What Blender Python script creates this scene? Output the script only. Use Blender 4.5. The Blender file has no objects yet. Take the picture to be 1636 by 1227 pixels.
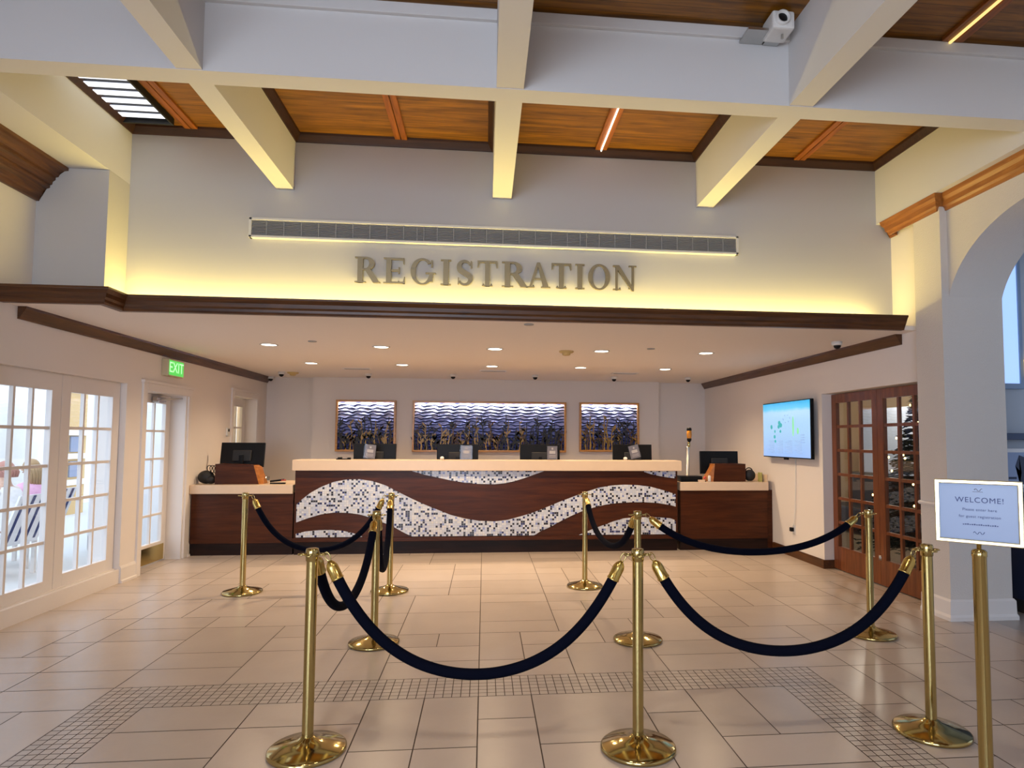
import bpy, bmesh, math, random
from mathutils import Vector, Matrix
random.seed(7)
SC = bpy.context.scene
COL = SC.collection
PI = math.pi

# ------------------------------------------------------------------ materials
def new_mat(name):
    m = bpy.data.materials.new(name); m.use_nodes = True
    nt = m.node_tree
    return m, nt, nt.nodes['Principled BSDF']

def N(nt, t, **k):
    n = nt.nodes.new(t)
    for a, v in k.items(): setattr(n, a, v)
    return n

def plain(name, col, rough=.6, metal=0., spec=.5, bump=0., bscale=200., noise=0., sheen=0.):
    m, nt, b = new_mat(name)
    b.inputs['Base Color'].default_value = (*col, 1)
    b.inputs['Roughness'].default_value = rough
    b.inputs['Metallic'].default_value = metal
    b.inputs['Specular IOR Level'].default_value = spec
    if sheen: b.inputs['Sheen Weight'].default_value = sheen
    if bump or noise:
        tc = N(nt, 'ShaderNodeTexCoord'); nz = N(nt, 'ShaderNodeTexNoise')
        nz.inputs['Scale'].default_value = bscale; nz.inputs['Detail'].default_value = 4
        nt.links.new(tc.outputs['Object'], nz.inputs['Vector'])
        if bump:
            bp = N(nt, 'ShaderNodeBump'); bp.inputs['Strength'].default_value = bump; bp.inputs['Distance'].default_value = .01
            nt.links.new(nz.outputs['Fac'], bp.inputs['Height']); nt.links.new(bp.outputs['Normal'], b.inputs['Normal'])
        if noise:
            mx = N(nt, 'ShaderNodeMix', data_type='RGBA')
            mx.inputs[6].default_value = (*[c * (1 - noise) for c in col], 1)
            mx.inputs[7].default_value = (*[min(1, c * (1 + noise)) for c in col], 1)
            nt.links.new(nz.outputs['Fac'], mx.inputs[0]); nt.links.new(mx.outputs[2], b.inputs['Base Color'])
    return m

def wood(name, c1, c2, axis='x', rough=.4, scale=1.0, plank=0., spec=.5):
    """grain runs along `axis`"""
    m, nt, b = new_mat(name)
    tc = N(nt, 'ShaderNodeTexCoord'); mp = N(nt, 'ShaderNodeMapping')
    s = {'x': (1.2, 14, 14), 'y': (14, 1.2, 14), 'z': (14, 14, 1.2)}[axis]
    mp.inputs['Scale'].default_value = [v * scale for v in s]
    nz = N(nt, 'ShaderNodeTexNoise'); nz.inputs['Scale'].default_value = 1.6; nz.inputs['Detail'].default_value = 6
    nz.inputs['Roughness'].default_value = .62; nz.inputs['Distortion'].default_value = .6
    rp = N(nt, 'ShaderNodeValToRGB')
    rp.color_ramp.elements[0].position = .32; rp.color_ramp.elements[0].color = (*c1, 1)
    rp.color_ramp.elements[1].position = .68; rp.color_ramp.elements[1].color = (*c2, 1)
    L = nt.links.new
    L(tc.outputs['Object'], mp.inputs['Vector']); L(mp.outputs['Vector'], nz.inputs['Vector']); L(nz.outputs['Fac'], rp.inputs['Fac'])
    out = rp.outputs['Color']
    if plank:
        sp = N(nt, 'ShaderNodeSeparateXYZ'); L(tc.outputs['Object'], sp.inputs['Vector'])
        md = N(nt, 'ShaderNodeMath', operation='FRACT'); dv = N(nt, 'ShaderNodeMath', operation='DIVIDE')
        dv.inputs[1].default_value = plank
        L(sp.outputs['Y' if axis == 'x' else 'X'], dv.inputs[0]); L(dv.outputs[0], md.inputs[0])
        lt = N(nt, 'ShaderNodeMath', operation='LESS_THAN'); lt.inputs[1].default_value = .035; L(md.outputs[0], lt.inputs[0])
        mx = N(nt, 'ShaderNodeMix', data_type='RGBA'); L(lt.outputs[0], mx.inputs[0]); L(out, mx.inputs[6])
        mx.inputs[7].default_value = (*[c * .35 for c in c1], 1)
        out = mx.outputs[2]
    L(out, b.inputs['Base Color'])
    b.inputs['Roughness'].default_value = rough; b.inputs['Specular IOR Level'].default_value = spec
    return m

def emit(name, col, s):
    m, nt, b = new_mat(name)
    b.inputs['Base Color'].default_value = (*[c * .5 for c in col], 1)
    b.inputs['Emission Color'].default_value = (*col, 1); b.inputs['Emission Strength'].default_value = s
    return m

def glassy(name, tint=(1, 1, 1), refl=.07, rough=.02):
    m = bpy.data.materials.new(name); m.use_nodes = True; nt = m.node_tree
    nt.nodes.remove(nt.nodes['Principled BSDF'])
    o = nt.nodes['Material Output']; t = N(nt, 'ShaderNodeBsdfTransparent'); g = N(nt, 'ShaderNodeBsdfGlossy'); x = N(nt, 'ShaderNodeMixShader')
    t.inputs['Color'].default_value = (*tint, 1); g.inputs['Roughness'].default_value = rough
    x.inputs[0].default_value = refl
    nt.links.new(t.outputs[0], x.inputs[1]); nt.links.new(g.outputs[0], x.inputs[2]); nt.links.new(x.outputs[0], o.inputs['Surface'])
    return m

def mosaic_mat(name, pitch=.0275):
    m, nt, b = new_mat(name); L = nt.links.new
    tc = N(nt, 'ShaderNodeTexCoord'); sc = N(nt, 'ShaderNodeVectorMath', operation='SCALE'); sc.inputs['Scale'].default_value = 1 / pitch
    fl = N(nt, 'ShaderNodeVectorMath', operation='FLOOR'); fr = N(nt, 'ShaderNodeVectorMath', operation='FRACTION')
    L(tc.outputs['Object'], sc.inputs[0])
    ml = N(nt, 'ShaderNodeVectorMath', operation='MULTIPLY'); ml.inputs[1].default_value = (1, 0, 1)
    L(sc.outputs[0], ml.inputs[0]); L(ml.outputs[0], fl.inputs[0]); L(ml.outputs[0], fr.inputs[0])
    wn = N(nt, 'ShaderNodeTexWhiteNoise', noise_dimensions='3D'); L(fl.outputs[0], wn.inputs['Vector'])
    rp = N(nt, 'ShaderNodeValToRGB'); cr = rp.color_ramp; cr.interpolation = 'CONSTANT'
    cols = [(0, (.55, .60, .69)), (.24, (.66, .69, .74)), (.46, (.52, .58, .72)), (.60, (.44, .49, .62)), (.68, (.66, .66, .66)), (.745, (.22, .28, .56)), (.775, (.008, .009, .024)), (.93, (.015, .022, .12))]
    while len(cr.elements) < len(cols): cr.elements.new(.5)
    for e, (p, c) in zip(cr.elements, cols): e.position = p; e.color = (*c, 1)
    L(wn.outputs['Value'], rp.inputs['Fac'])
    sp = N(nt, 'ShaderNodeSeparateXYZ'); L(fr.outputs[0], sp.inputs[0])
    mn = N(nt, 'ShaderNodeMath', operation='MINIMUM'); L(sp.outputs['X'], mn.inputs[0]); L(sp.outputs['Z'], mn.inputs[1])
    lt = N(nt, 'ShaderNodeMath', operation='LESS_THAN'); lt.inputs[1].default_value = .09; L(mn.outputs[0], lt.inputs[0])
    mx = N(nt, 'ShaderNodeMix', data_type='RGBA'); L(lt.outputs[0], mx.inputs[0]); L(rp.outputs['Color'], mx.inputs[6]); mx.inputs[7].default_value = (.42, .44, .48, 1)
    L(mx.outputs[2], b.inputs['Base Color'])
    b.inputs['Roughness'].default_value = .25
    return m

def tile_mat(name, col, var, rough=.3):
    m, nt, b = new_mat(name); L = nt.links.new
    g = N(nt, 'ShaderNodeNewGeometry'); tc = N(nt, 'ShaderNodeTexCoord'); nz = N(nt, 'ShaderNodeTexNoise')
    nz.inputs['Scale'].default_value = 3.5; nz.inputs['Detail'].default_value = 5
    L(tc.outputs['Object'], nz.inputs['Vector'])
    mx = N(nt, 'ShaderNodeMix', data_type='RGBA')
    mx.inputs[6].default_value = (*[c * (1 - var) for c in col], 1); mx.inputs[7].default_value = (*[c * (1 + var) for c in col], 1)
    ad = N(nt, 'ShaderNodeMath', operation='ADD'); ad.use_clamp = True
    m1 = N(nt, 'ShaderNodeMath', operation='MULTIPLY'); m1.inputs[1].default_value = .55
    m2 = N(nt, 'ShaderNodeMath', operation='MULTIPLY'); m2.inputs[1].default_value = .5
    L(g.outputs['Random Per Island'], m1.inputs[0]); L(nz.outputs['Fac'], m2.inputs[0]); L(m1.outputs[0], ad.inputs[0]); L(m2.outputs[0], ad.inputs[1])
    L(ad.outputs[0], mx.inputs[0]); L(mx.outputs[2], b.inputs['Base Color'])
    b.inputs['Roughness'].default_value = rough
    bp = N(nt, 'ShaderNodeBump'); bp.inputs['Strength'].default_value = .05; bp.inputs['Distance'].default_value = .01
    n2 = N(nt, 'ShaderNodeTexNoise'); n2.inputs['Scale'].default_value = 25; L(tc.outputs['Object'], n2.inputs['Vector'])
    L(n2.outputs['Fac'], bp.inputs['Height']); L(bp.outputs['Normal'], b.inputs['Normal'])
    return m

M = dict(
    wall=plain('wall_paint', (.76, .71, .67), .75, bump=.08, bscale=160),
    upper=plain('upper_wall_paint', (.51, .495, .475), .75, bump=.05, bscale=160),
    beam=plain('beam_paint', (.64, .625, .61), .7, bump=.04, bscale=120),
    ceil=plain('ceiling_paint', (.82, .765, .72), .8),
    white=plain('white_trim_paint', (.75, .71, .68), .45),
    reveal=plain('white_reveal_paint', (.70, .71, .74), .3),
    stucco=plain('rough_stucco', (.64, .60, .56), .85, bump=.35, bscale=90),
    grout=plain('grout', (.085, .06, .045), .9),
    tile=tile_mat('floor_tile', (.50, .42, .36), .12, .27),
    mos=tile_mat('floor_mosaic', (.48, .41, .355), .16, .3),
    wpanel=wood('ceiling_wood', (.10, .037, .004), (.33, .132, .011), 'x', .38, 1.0, plank=.095),
    wrib=wood('ceiling_wood_batten', (.17, .046, .006), (.38, .115, .014), 'y', .38, 1.2),
    wdarkx=wood('dark_crown_wood', (.042, .013, .003), (.115, .040, .008), 'x', .35, 1.2),
    wdarky=wood('dark_crown_wood_long', (.042, .013, .003), (.115, .040, .008), 'y', .35, 1.2),
    wtrim=wood('ceiling_edge_wood', (.022, .006, .002), (.05, .015, .004), 'x', .45, 1.2),
    wcrown=wood('honey_crown_wood', (.22, .07, .010), (.42, .16, .03), 'y', .38, 1.2),
    wcrownd=wood('brown_crown_wood', (.055, .017, .003), (.17, .062, .010), 'y', .38, 1.2),
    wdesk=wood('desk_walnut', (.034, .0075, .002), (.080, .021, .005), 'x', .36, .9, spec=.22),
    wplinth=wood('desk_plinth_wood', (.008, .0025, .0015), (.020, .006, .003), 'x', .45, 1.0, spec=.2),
    wdoor=wood('door_mahogany', (.105, .026, .007), (.22, .068, .018), 'z', .3, 1.1),
    wframe=wood('picture_frame_wood', (.42, .19, .05), (.62, .32, .09), 'x', .3, 2),
    stone=plain('cream_stone', (.66, .51, .37), .3, noise=.04, bscale=14),
    mosaic=mosaic_mat('desk_mosaic'),
    brass=plain('polished_brass', (.49, .39, .16), .13, 1.0),
    brassd=plain('satin_brass', (.60, .44, .14), .22, 1.0),
    steel=plain('brushed_steel', (.55, .54, .52), .3, 1.0),
    letter=plain('brushed_letter_metal', (.24, .205, .14), .5, .6),
    rope=plain('navy_velvet', (.0022, .0032, .0095), .95, spec=.06, bump=.2, bscale=400),
    black=plain('black_plastic', (.007, .007, .008), .4, spec=.15),
    blackm=plain('matte_black', (.010, .010, .011), .6),
    grille=plain('grille_paint', (.34, .335, .32), .5),
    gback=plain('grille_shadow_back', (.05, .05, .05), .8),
    plastic=plain('white_plastic', (.72, .71, .68), .4),
    tanp=plain('tan_plastic', (.55, .40, .16), .5),
    glass=glassy('clear_glass', (.97, .98, 1.0), .06),
    acrylic=glassy('clear_acrylic', (.92, .93, .95), .008),
    card=plain('grey_card', (.22, .21, .235), .6),
    cprint=plain('card_print', (.42, .41, .43), .6),
    paper=plain('white_paper', (.78, .78, .80), .6),
    reflpaper=plain('blue_reflection_paper', (.27, .35, .54), .3),  # sheet colour has a blue reflection mixed into it
    ink=plain('navy_ink', (.03, .05, .17), .6),
    greyink=plain('grey_ink', (.25, .28, .38), .6),
    lamp=emit('lamp_glow', (1, .90, .72), 9),
    slat=emit('louvre_light_glow', (.84, .88, 1.0), 1.2),
    line=emit('thin_light_glow', (1, .92, .78), 4),
    liney=emit('amber_light_glow', (1, .72, .25), 1.0),
    green=emit('exit_green_glow', (.10, .62, .10), .85),
    greend=emit('exit_letter_glow', (.45, 1.0, .45), 1.1),
)

# ------------------------------------------------------------------ mesh builder
class MB:
    def __init__(s): s.bm = bmesh.new()
    def box(s, x0, x1, y0, y1, z0, z1, bev=0., mi=0, rot=None, about=None):
        r = bmesh.ops.create_cube(s.bm, size=1)
        c = Vector(((x0 + x1) / 2, (y0 + y1) / 2, (z0 + z1) / 2))
        for v in r['verts']:
            v.co = Vector((v.co.x * (x1 - x0), v.co.y * (y1 - y0), v.co.z * (z1 - z0))) + c
            if rot is not None: v.co = rot @ (v.co - (about or c)) + (about or c)
        fs = {f for v in r['verts'] for f in v.link_faces}
        for f in fs: f.material_index = mi
        if bev:
            es = list({e for v in r['verts'] for e in v.link_edges})
            bmesh.ops.bevel(s.bm, geom=es, offset=bev, segments=2, affect='EDGES', profile=.6)
        return s
    def prism(s, pts, d, mi=0):
        """pts: list of 3D points (planar polygon), extruded by vector d"""
        a = [s.bm.verts.new(p) for p in pts]; b = [s.bm.verts.new(Vector(p) + Vector(d)) for p in pts]
        fs = [s.bm.faces.new(a), s.bm.faces.new(list(reversed(b)))]
        n = len(a)
        for i in range(n): fs.append(s.bm.faces.new([a[i], b[i], b[(i + 1) % n], a[(i + 1) % n]]))
        for f in fs: f.material_index = mi
        bmesh.ops.triangulate(s.bm, faces=[f for f in fs[:2] if len(f.verts) > 4])
        return s
    def lathe(s, prof, c=(0, 0, 0), seg=32, axis=None, smooth=True):
        """prof: (radius, height); axis: direction of height"""
        q = Vector((0, 0, 1)).rotation_difference(Vector(axis)).to_matrix() if axis is not None else Matrix.Identity(3)
        c = Vector(c); rings = []
        for r, h in prof:
            if r < 1e-6: rings.append([s.bm.verts.new(q @ Vector((0, 0, h)) + c)])
            else: rings.append([s.bm.verts.new(q @ Vector((r * math.cos(2 * PI * i / seg), r * math.sin(2 * PI * i / seg), h)) + c) for i in range(seg)])
        for A, B in zip(rings, rings[1:]):
            for i in range(seg):
                j = (i + 1) % seg
                if len(A) == 1 and len(B) == 1: continue
                if len(A) == 1: f = s.bm.faces.new([A[0], B[i], B[j]][::-1])
                elif len(B) == 1: f = s.bm.faces.new([A[i], A[j], B[0]])
                else: f = s.bm.faces.new([A[i], A[j], B[j], B[i]])
                f.smooth = smooth
        return s
    def tube(s, path, r, seg=12, cap=True, closed=False):
        path = [Vector(p) for p in path]; n = len(path); rings = []
        up = None
        for i, p in enumerate(path):
            t = (path[(i + 1) % n] - path[i - 1]) if closed else (path[min(i + 1, n - 1)] - path[max(i - 1, 0)])
            t.normalize()
            if up is None:
                up = Vector((0, 0, 1)) if abs(t.z) < .9 else Vector((1, 0, 0))
            a = (up - t * up.dot(t)).normalized(); up = a; b = t.cross(a)
            rr = r(i / (n - 1)) if callable(r) else r
            rings.append([s.bm.verts.new(p + a * rr * math.cos(2 * PI * k / seg) + b * rr * math.sin(2 * PI * k / seg)) for k in range(seg)])
        pairs = list(zip(rings, rings[1:])) + ([(rings[-1], rings[0])] if closed else [])
        for A, B in pairs:
            for k in range(seg):
                f = s.bm.faces.new([A[k], A[(k + 1) % seg], B[(k + 1) % seg], B[k]]); f.smooth = True
        if cap and not closed:
            s.bm.faces.new(rings[0][::-1]); s.bm.faces.new(rings[-1])
        return s
    def ball(s, c, r, sc=(1, 1, 1), u=16, v=10):
        o = bmesh.ops.create_uvsphere(s.bm, u_segments=u, v_segments=v, radius=r)
        for w in o['verts']:
            w.co = Vector((w.co.x * sc[0], w.co.y * sc[1], w.co.z * sc[2])) + Vector(c)
            for f in w.link_faces: f.smooth = True
        return s
    def sweep(s, path, prof, side=1):
        """profile (out, z) swept along an xy polyline with mitred corners; out is to the right of travel when side=1"""
        P = [Vector((p[0], p[1])) for p in path]; n = len(P); rings = []
        for i in range(n):
            ds = []
            if i > 0: ds.append((P[i] - P[i - 1]).normalized())
            if i < n - 1: ds.append((P[i + 1] - P[i]).normalized())
            ns = [Vector((d.y, -d.x)) * side for d in ds]
            m = sum(ns, Vector((0, 0))); m /= max(m.dot(ns[0]), 1e-4)
            if len(ns) == 1: m = ns[0]
            rings.append([s.bm.verts.new((P[i].x + m.x * o, P[i].y + m.y * o, z)) for o, z in prof])
        k = len(prof)
        for A, B in zip(rings, rings[1:]):
            for i in range(k): s.bm.faces.new([A[i], A[(i + 1) % k], B[(i + 1) % k], B[i]])
        e = [s.bm.faces.new(rings[0][::-1]), s.bm.faces.new(rings[-1])]
        bmesh.ops.triangulate(s.bm, faces=e)
        return s
    def build(s, name, mat, parent=None, loc=(0, 0, 0), **props):
        """world coordinates are baked relative to the root thing (parent chain location) or to loc"""
        bmesh.ops.recalc_face_normals(s.bm, faces=s.bm.faces)
        off = Vector(loc)
        p = parent
        while p is not None: off += p.location; p = p.parent
        for v in s.bm.verts: v.co -= off
        me = bpy.data.meshes.new(name); s.bm.to_mesh(me); s.bm.free()
        for m in (mat if isinstance(mat, (list, tuple)) else [mat]): me.materials.append(m)
        o = bpy.data.objects.new(name, me); COL.objects.link(o)
        if parent is not None: o.parent = parent
        else: o.location = Vector(loc)
        for k, v in props.items(): o[k] = v
        return o

def thing(name, label, cat, loc, group=None, kind=None):
    o = bpy.data.objects.new(name, None); COL.objects.link(o); o.location = loc
    o.empty_display_size = .1
    o['label'] = label; o['category'] = cat
    if group: o['group'] = group
    if kind: o['kind'] = kind
    return o
def tag(o, label, cat, group=None, kind=None):
    o['label'] = label; o['category'] = cat
    if group: o['group'] = group
    if kind: o['kind'] = kind
    return o
def struct(mb, name, mat, label, cat, loc=(0, 0, 0)):
    return tag(mb.build(name, mat, None, loc), label, cat, kind='structure')
def dup(root, loc, label, group=None, rotz=None):
    r = root.copy(); COL.objects.link(r); r.location = loc; r['label'] = label
    if group: r['group'] = group
    if rotz is not None: r.rotation_euler = (0, 0, rotz)
    for ch in list(root.children):
        c = ch.copy(); COL.objects.link(c); c.parent = r
        for g in list(ch.children):
            d = g.copy(); COL.objects.link(d); d.parent = c
    return r
def text_mesh(txt, size, mat, name, parent, mtx, extrude=.0004, align='CENTER', space=1.0):
    cu = bpy.data.curves.new(name, 'FONT'); cu.body = txt; cu.size = size; cu.extrude = extrude; cu.align_x = align
    cu.align_y = 'CENTER'; cu.space_character = space
    t = bpy.data.objects.new(name + '_tmp', cu); COL.objects.link(t)
    dg = bpy.context.evaluated_depsgraph_get(); dg.update()
    me = bpy.data.meshes.new_from_object(t.evaluated_get(dg)); bpy.data.objects.remove(t)
    me.materials.clear(); me.materials.append(mat); me.transform(mtx)
    o = bpy.data.objects.new(name, me); COL.objects.link(o); o.parent = parent
    return o

XL, XR, YB, ZC, YBK = -3.66, 3.95, 5.85, 2.5, 11.25
YN = -5.0     # wall behind the camera

# ------------------------------------------------------------------ floor: modular tiles and a mosaic border
U = .3048; S = .0508; X0 = -.0171; Y0 = 3.8174
def build_floor():
    f = MB(); g = .0062
    def quad(x0, x1, y0, y1, mi, gg=g):
        x0, x1 = max(x0, XL - .35), min(x1, 4.2)
        if x1 - x0 < .01 or y1 - y0 < .01: return
        a = gg / 2
        vs = [f.bm.verts.new(p) for p in ((x0 + a, y0 + a, 0), (x1 - a, y0 + a, 0), (x1 - a, y1 - a, 0), (x0 + a, y1 - a, 0))]
        f.bm.faces.new(vs).material_index = mi
    rnd = random.Random(11)
    def fill(i0, i1, j0, j1, yb, lines):
        used = set()
        for j in range(j0, j1):
            for i in range(i0, i1):
                if (i, j) in used: continue
                opts = [(2, 2), (2, 1), (2, 1), (2, 2), (1, 1), (1, 2)]; rnd.shuffle(opts)
                for w, h in opts + [(1, 1)]:
                    cells = [(i + a, j + b) for a in range(w) for b in range(h)]
                    if any(c in used or c[0] >= i1 or c[1] >= j1 for c in cells): continue
                    if w == 2 and (i + 1) in lines: continue
                    used.update(cells); quad(X0 + i * U, X0 + (i + w) * U, yb + j * U, yb + (j + h) * U, 0); break
    lines = {0, -9, 9}
    fill(-14, 15, 0, 25, Y0 + U, lines)                 # beyond the border
    fill(-6, 6, -30, 0, Y0, {0})                        # inside the border
    fill(-14, -7, -30, 1, Y0, lines); fill(7, 15, -30, 1, Y0, lines)
    for k in range(-42, 42):                            # mosaic border, six small tiles wide
        for j in range(6): quad(X0 + k * S, X0 + (k + 1) * S, Y0 + j * S, Y0 + (j + 1) * S, 1, .0048)
    for j in range(-60, 0):
        for k in list(range(-42, -36)) + list(range(36, 42)):
            quad(X0 + k * S, X0 + (k + 1) * S, Y0 + j * S, Y0 + (j + 1) * S, 1, .0048)
    f.box(XL - .35, 4.2, YN, YBK + .1, -.06, -.0025, mi=2)
    return f
struct(build_floor(), 'floor', [M['tile'], M['mos'], M['grout']], 'beige stone tile lobby floor with an inlaid border of small square tiles', 'floor')

# ------------------------------------------------------------------ walls
def holes_wall(mb, xa, xb, y0, y1, z1, holes):
    """wall in the YZ plane between xa and xb, holes = [(y0,y1,z0,z1)] sorted by y"""
    y = y0
    for a, b, c, d in holes:
        if a > y: mb.box(xa, xb, y, a, 0, z1)
        if c > 0: mb.box(xa, xb, a, b, 0, c)
        if d < z1: mb.box(xa, xb, a, b, d, z1)
        y = b
    if y1 > y: mb.box(xa, xb, y, y1, 0, z1)
    return mb
w = holes_wall(MB(), XL - .28, XL, YN, YBK + .2, 2.62, [(-4.2, -1.2, .25, 2.3), (5.17, 7.0, .14, 2.03), (7.36, 8.37, 0, 1.98), (9.80, 10.75, 0, 2.09)])  # first opening is unseen, added for the side fill light
w.box(XL - .28, XL, YN, 6.1, 2.62, 4.3)
struct(w, 'wall_left', M['wall'], 'left lobby wall pierced by the white French windows and the exit door', 'wall')
w = holes_wall(MB(), XR, XR + .2, 5.40, YBK + .2, 2.62, [(5.42, 7.21, 0, 2.03)])
w.box(XR, XR + .2, 5.30, 6.1, 2.62, 4.3)
struct(w, 'wall_right', M['wall'], 'right lobby wall holding the television and the wooden glazed doors', 'wall')
# back wall with a shallow projecting bay that carries the pictures
w = MB().box(XL - .28, XR + .2, YBK, YBK + .15, 0, 2.62).box(-2.87, 3.06, 11.10, YBK, 0, 2.55)
struct(w, 'wall_back', M['wall'], 'back wall behind the reception desk with a projecting centre bay', 'wall')
# upper bulkhead wall
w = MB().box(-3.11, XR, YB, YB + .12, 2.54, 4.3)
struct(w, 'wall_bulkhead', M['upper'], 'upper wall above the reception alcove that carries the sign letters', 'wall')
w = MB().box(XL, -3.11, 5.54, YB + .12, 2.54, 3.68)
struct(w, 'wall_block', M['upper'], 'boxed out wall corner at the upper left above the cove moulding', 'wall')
# arcade wall on the right with an elliptical arch, and its pilaster
AP = [(4.06 + 1.03 * math.cos(PI * i / 64), 2.53 + .76 * math.sin(PI * i / 64)) for i in range(65)]
w = MB()
for (ya, za), (yb, zb) in zip(AP, AP[1:]): w.prism([(3.93, ya, za), (3.93, yb, zb), (3.93, yb, 4.3), (3.93, ya, 4.3)], (.49, 0, 0))
w.box(3.93, 4.42, 2.4, 3.03, 0, 4.3)
w.box(3.93, 4.1, YN, 2.4, 0, 4.3)
struct(w, 'wall_arcade', M['stucco'], 'rough plastered wall on the right with the large round arch', 'wall')
w = MB().box(3.865, 4.42, 5.06, 5.40, 0, 3.60)
struct(w, 'wall_pilaster', M['stucco'], 'plastered pillar between the wooden doors and the arch', 'wall')
w = MB().sweep([(3.865, 5.40), (3.865, 5.06), (4.42, 5.06), (4.42, 5.40)], [(0, 0), (.030, 0), (.030, .03), (.020, .05), (.018, .155), (.006, .172), (0, .172)], side=1)
struct(w, 'baseboard_pilaster', M['white'], 'white moulded base of the plastered pillar beside the arch', 'baseboard')
w = MB().sweep([(3.865, 5.40), (3.865, 5.10)], [(0, .925), (.02, .93), (.028, .945), (.02, .958), (0, .962)], side=1)
struct(w, 'trim_pilaster', M['white'], 'small white rail on the side of the plastered pillar', 'trim')
# wall behind the camera, with an unseen opening added to hold the rear area light
w = MB()
for a, b, z0, z1 in ((XL - .28, -2.9, 0, 4.3), (-.3, 4.1, 0, 4.3), (-2.9, -.3, 0, .5), (-2.9, -.3, 3.6, 4.3)):
    w.box(a, b, YN - .15, YN, z0, z1)
struct(w, 'wall_rear', M['wall'], 'rear lobby wall with a tall opening added for the rear fill light', 'wall')

# ------------------------------------------------------------------ ceilings and beams
w = MB().box(XL, XR, 5.505, YBK, ZC, ZC + .04).box(XL, -2.962, 5.236, 5.505, ZC, ZC + .04)
struct(w, 'ceiling', M['ceil'], 'low flat plaster ceiling over the reception desk', 'ceiling')
w = MB().box(-3.2, 3.9, YN, YB + .05, 4.21, 4.30)
struct(w, 'ceiling_boards', M['wpanel'], 'honey coloured board ceiling above the white beams', 'ceiling')
BX = [(-1.87, -1.72), (.05, .222), (1.98, 2.142)]
for i, (a, b) in enumerate(BX):
    w = MB().box(a, b, YN, YB + .02, 3.694, 4.22)
    struct(w, 'beam_%d' % (i + 1), M['beam'], ['left white ceiling beam running towards the sign wall', 'centre white ceiling beam running towards the sign wall', 'right white ceiling beam running towards the sign wall'][i], 'beam')
w = MB().box(-3.12, 3.81, 3.955, 4.112, 3.69, 4.22)
struct(w, 'beam_cross', M['beam'], 'white cross beam spanning the lobby from wall to wall', 'beam')
w = MB().box(XL, -3.11, YN, YB + .12, 3.682, 4.3)
struct(w, 'beam_left', M['beam'], 'white edge beam along the left wall above the brown crown moulding', 'beam')
w = MB().box(3.80, XR + .1, YN, YB + .12, 3.60, 4.3)
struct(w, 'beam_right', M['beam'], 'white edge beam along the right wall above the honey moulding', 'beam')
# white strip at the top of the near face of the cross beam
n = 0
bays = [(-3.11, -1.87), (-1.72, .05), (.222, 1.98), (2.142, 3.80)]
for a, b in bays:
    n += 1
    w = MB().box(a, b, 3.925, 3.956, 4.118, 4.19, .004)
    struct(w, 'trim_%d' % n, M['beam'], 'white strip along the top of the cross beam, bay %s from the left' % ['first', 'second', 'third', 'fourth'][n - 1], 'trim')
# dark edging and battens of the wooden ceiling in the far bays
RIB = [[-2.60], [-.785], [1.055], [3.0]]
for q, (a, b) in enumerate(bays):
    n += 1
    w = MB()
    w.sweep([(a, 4.112), (b, 4.112), (b, YB), (a, YB), (a, 4.112)], [(0, 4.135), (-.012, 4.135), (-.02, 4.15), (-.045, 4.19), (-.05, 4.212), (0, 4.212)], side=1)
    struct(w, 'trim_%d' % n, M['wtrim'], 'dark wood edging around the board ceiling, far bay %s from the left' % ['first', 'second', 'third', 'fourth'][q], 'trim')
    for xx in RIB[q]:
        n += 1
        w = MB().box(xx - .055, xx - .004, 4.112, YB - .04, 4.188, 4.212, .004).box(xx + .004, xx + .055, 4.112, YB - .04, 4.188, 4.212, .004)
        struct(w, 'trim_%d' % n, M['wrib'], 'double wood batten on the board ceiling, far bay %s from the left' % ['first', 'second', 'third', 'fourth'][q], 'trim')
w = MB().box(3.05, 3.11, 2.2, 3.92, 4.185, 4.212, .004).box(3.14, 3.20, 2.2, 3.92, 4.185, 4.212, .004)
n += 1; struct(w, 'trim_%d' % n, M['wrib'], 'wood batten on the board ceiling in the near right bay', 'trim')

# cove crown around the front of the low ceiling
crown = [(-.035, 2.494), (.012, 2.494), (.020, 2.51), (.024, 2.53), (.040, 2.545), (.048, 2.575), (.070, 2.598), (.078, 2.603), (.078, 2.618), (-.035, 2.618)]
w = MB().sweep([(XL, 5.214), (-2.93, 5.214), (-2.93, 5.481), (3.80, 5.481)], crown, side=1)
n += 1; struct(w, 'trim_%d' % n, M['wdarkx'], 'long dark brown crown moulding below the glowing sign wall', 'trim')
lo = [(0, 2.40), (.012, 2.40), (.018, 2.415), (.06, 2.48), (.066, 2.50), (0, 2.50)]
w = MB().sweep([(XL, 5.40), (XL, YBK)], lo, side=1)
n += 1; struct(w, 'trim_%d' % n, M['wdarky'], 'dark brown crown moulding along the left wall under the low ceiling', 'trim')
w = MB().sweep([(XR, 5.72), (XR, YBK)], lo, side=-1)
n += 1; struct(w, 'trim_%d' % n, M['wdarky'], 'dark brown crown moulding along the right wall under the low ceiling', 'trim')
big = [(0, 3.395), (.022, 3.395), (.03, 3.415), (.03, 3.43), (.045, 3.44), (.052, 3.475), (.075, 3.50), (.10, 3.508), (.10, 3.53), (.115, 3.535), (.12, 3.56), (.14, 3.575), (.14, 3.595), (.16, 3.60), (.175, 3.635), (.205, 3.652), (.235, 3.656), (.235, 3.682), (0, 3.682)]
w = MB().sweep([(XL, -4.9), (XL, 5.54)], big, side=1)
n += 1; struct(w, 'trim_%d' % n, M['wcrownd'], 'deep stepped brown crown moulding at the top of the left wall', 'trim')
hon = [(0, 3.462), (.012, 3.462), (.018, 3.485), (.035, 3.50), (.042, 3.54), (.062, 3.565), (.07, 3.60), (0, 3.60)]
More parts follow.
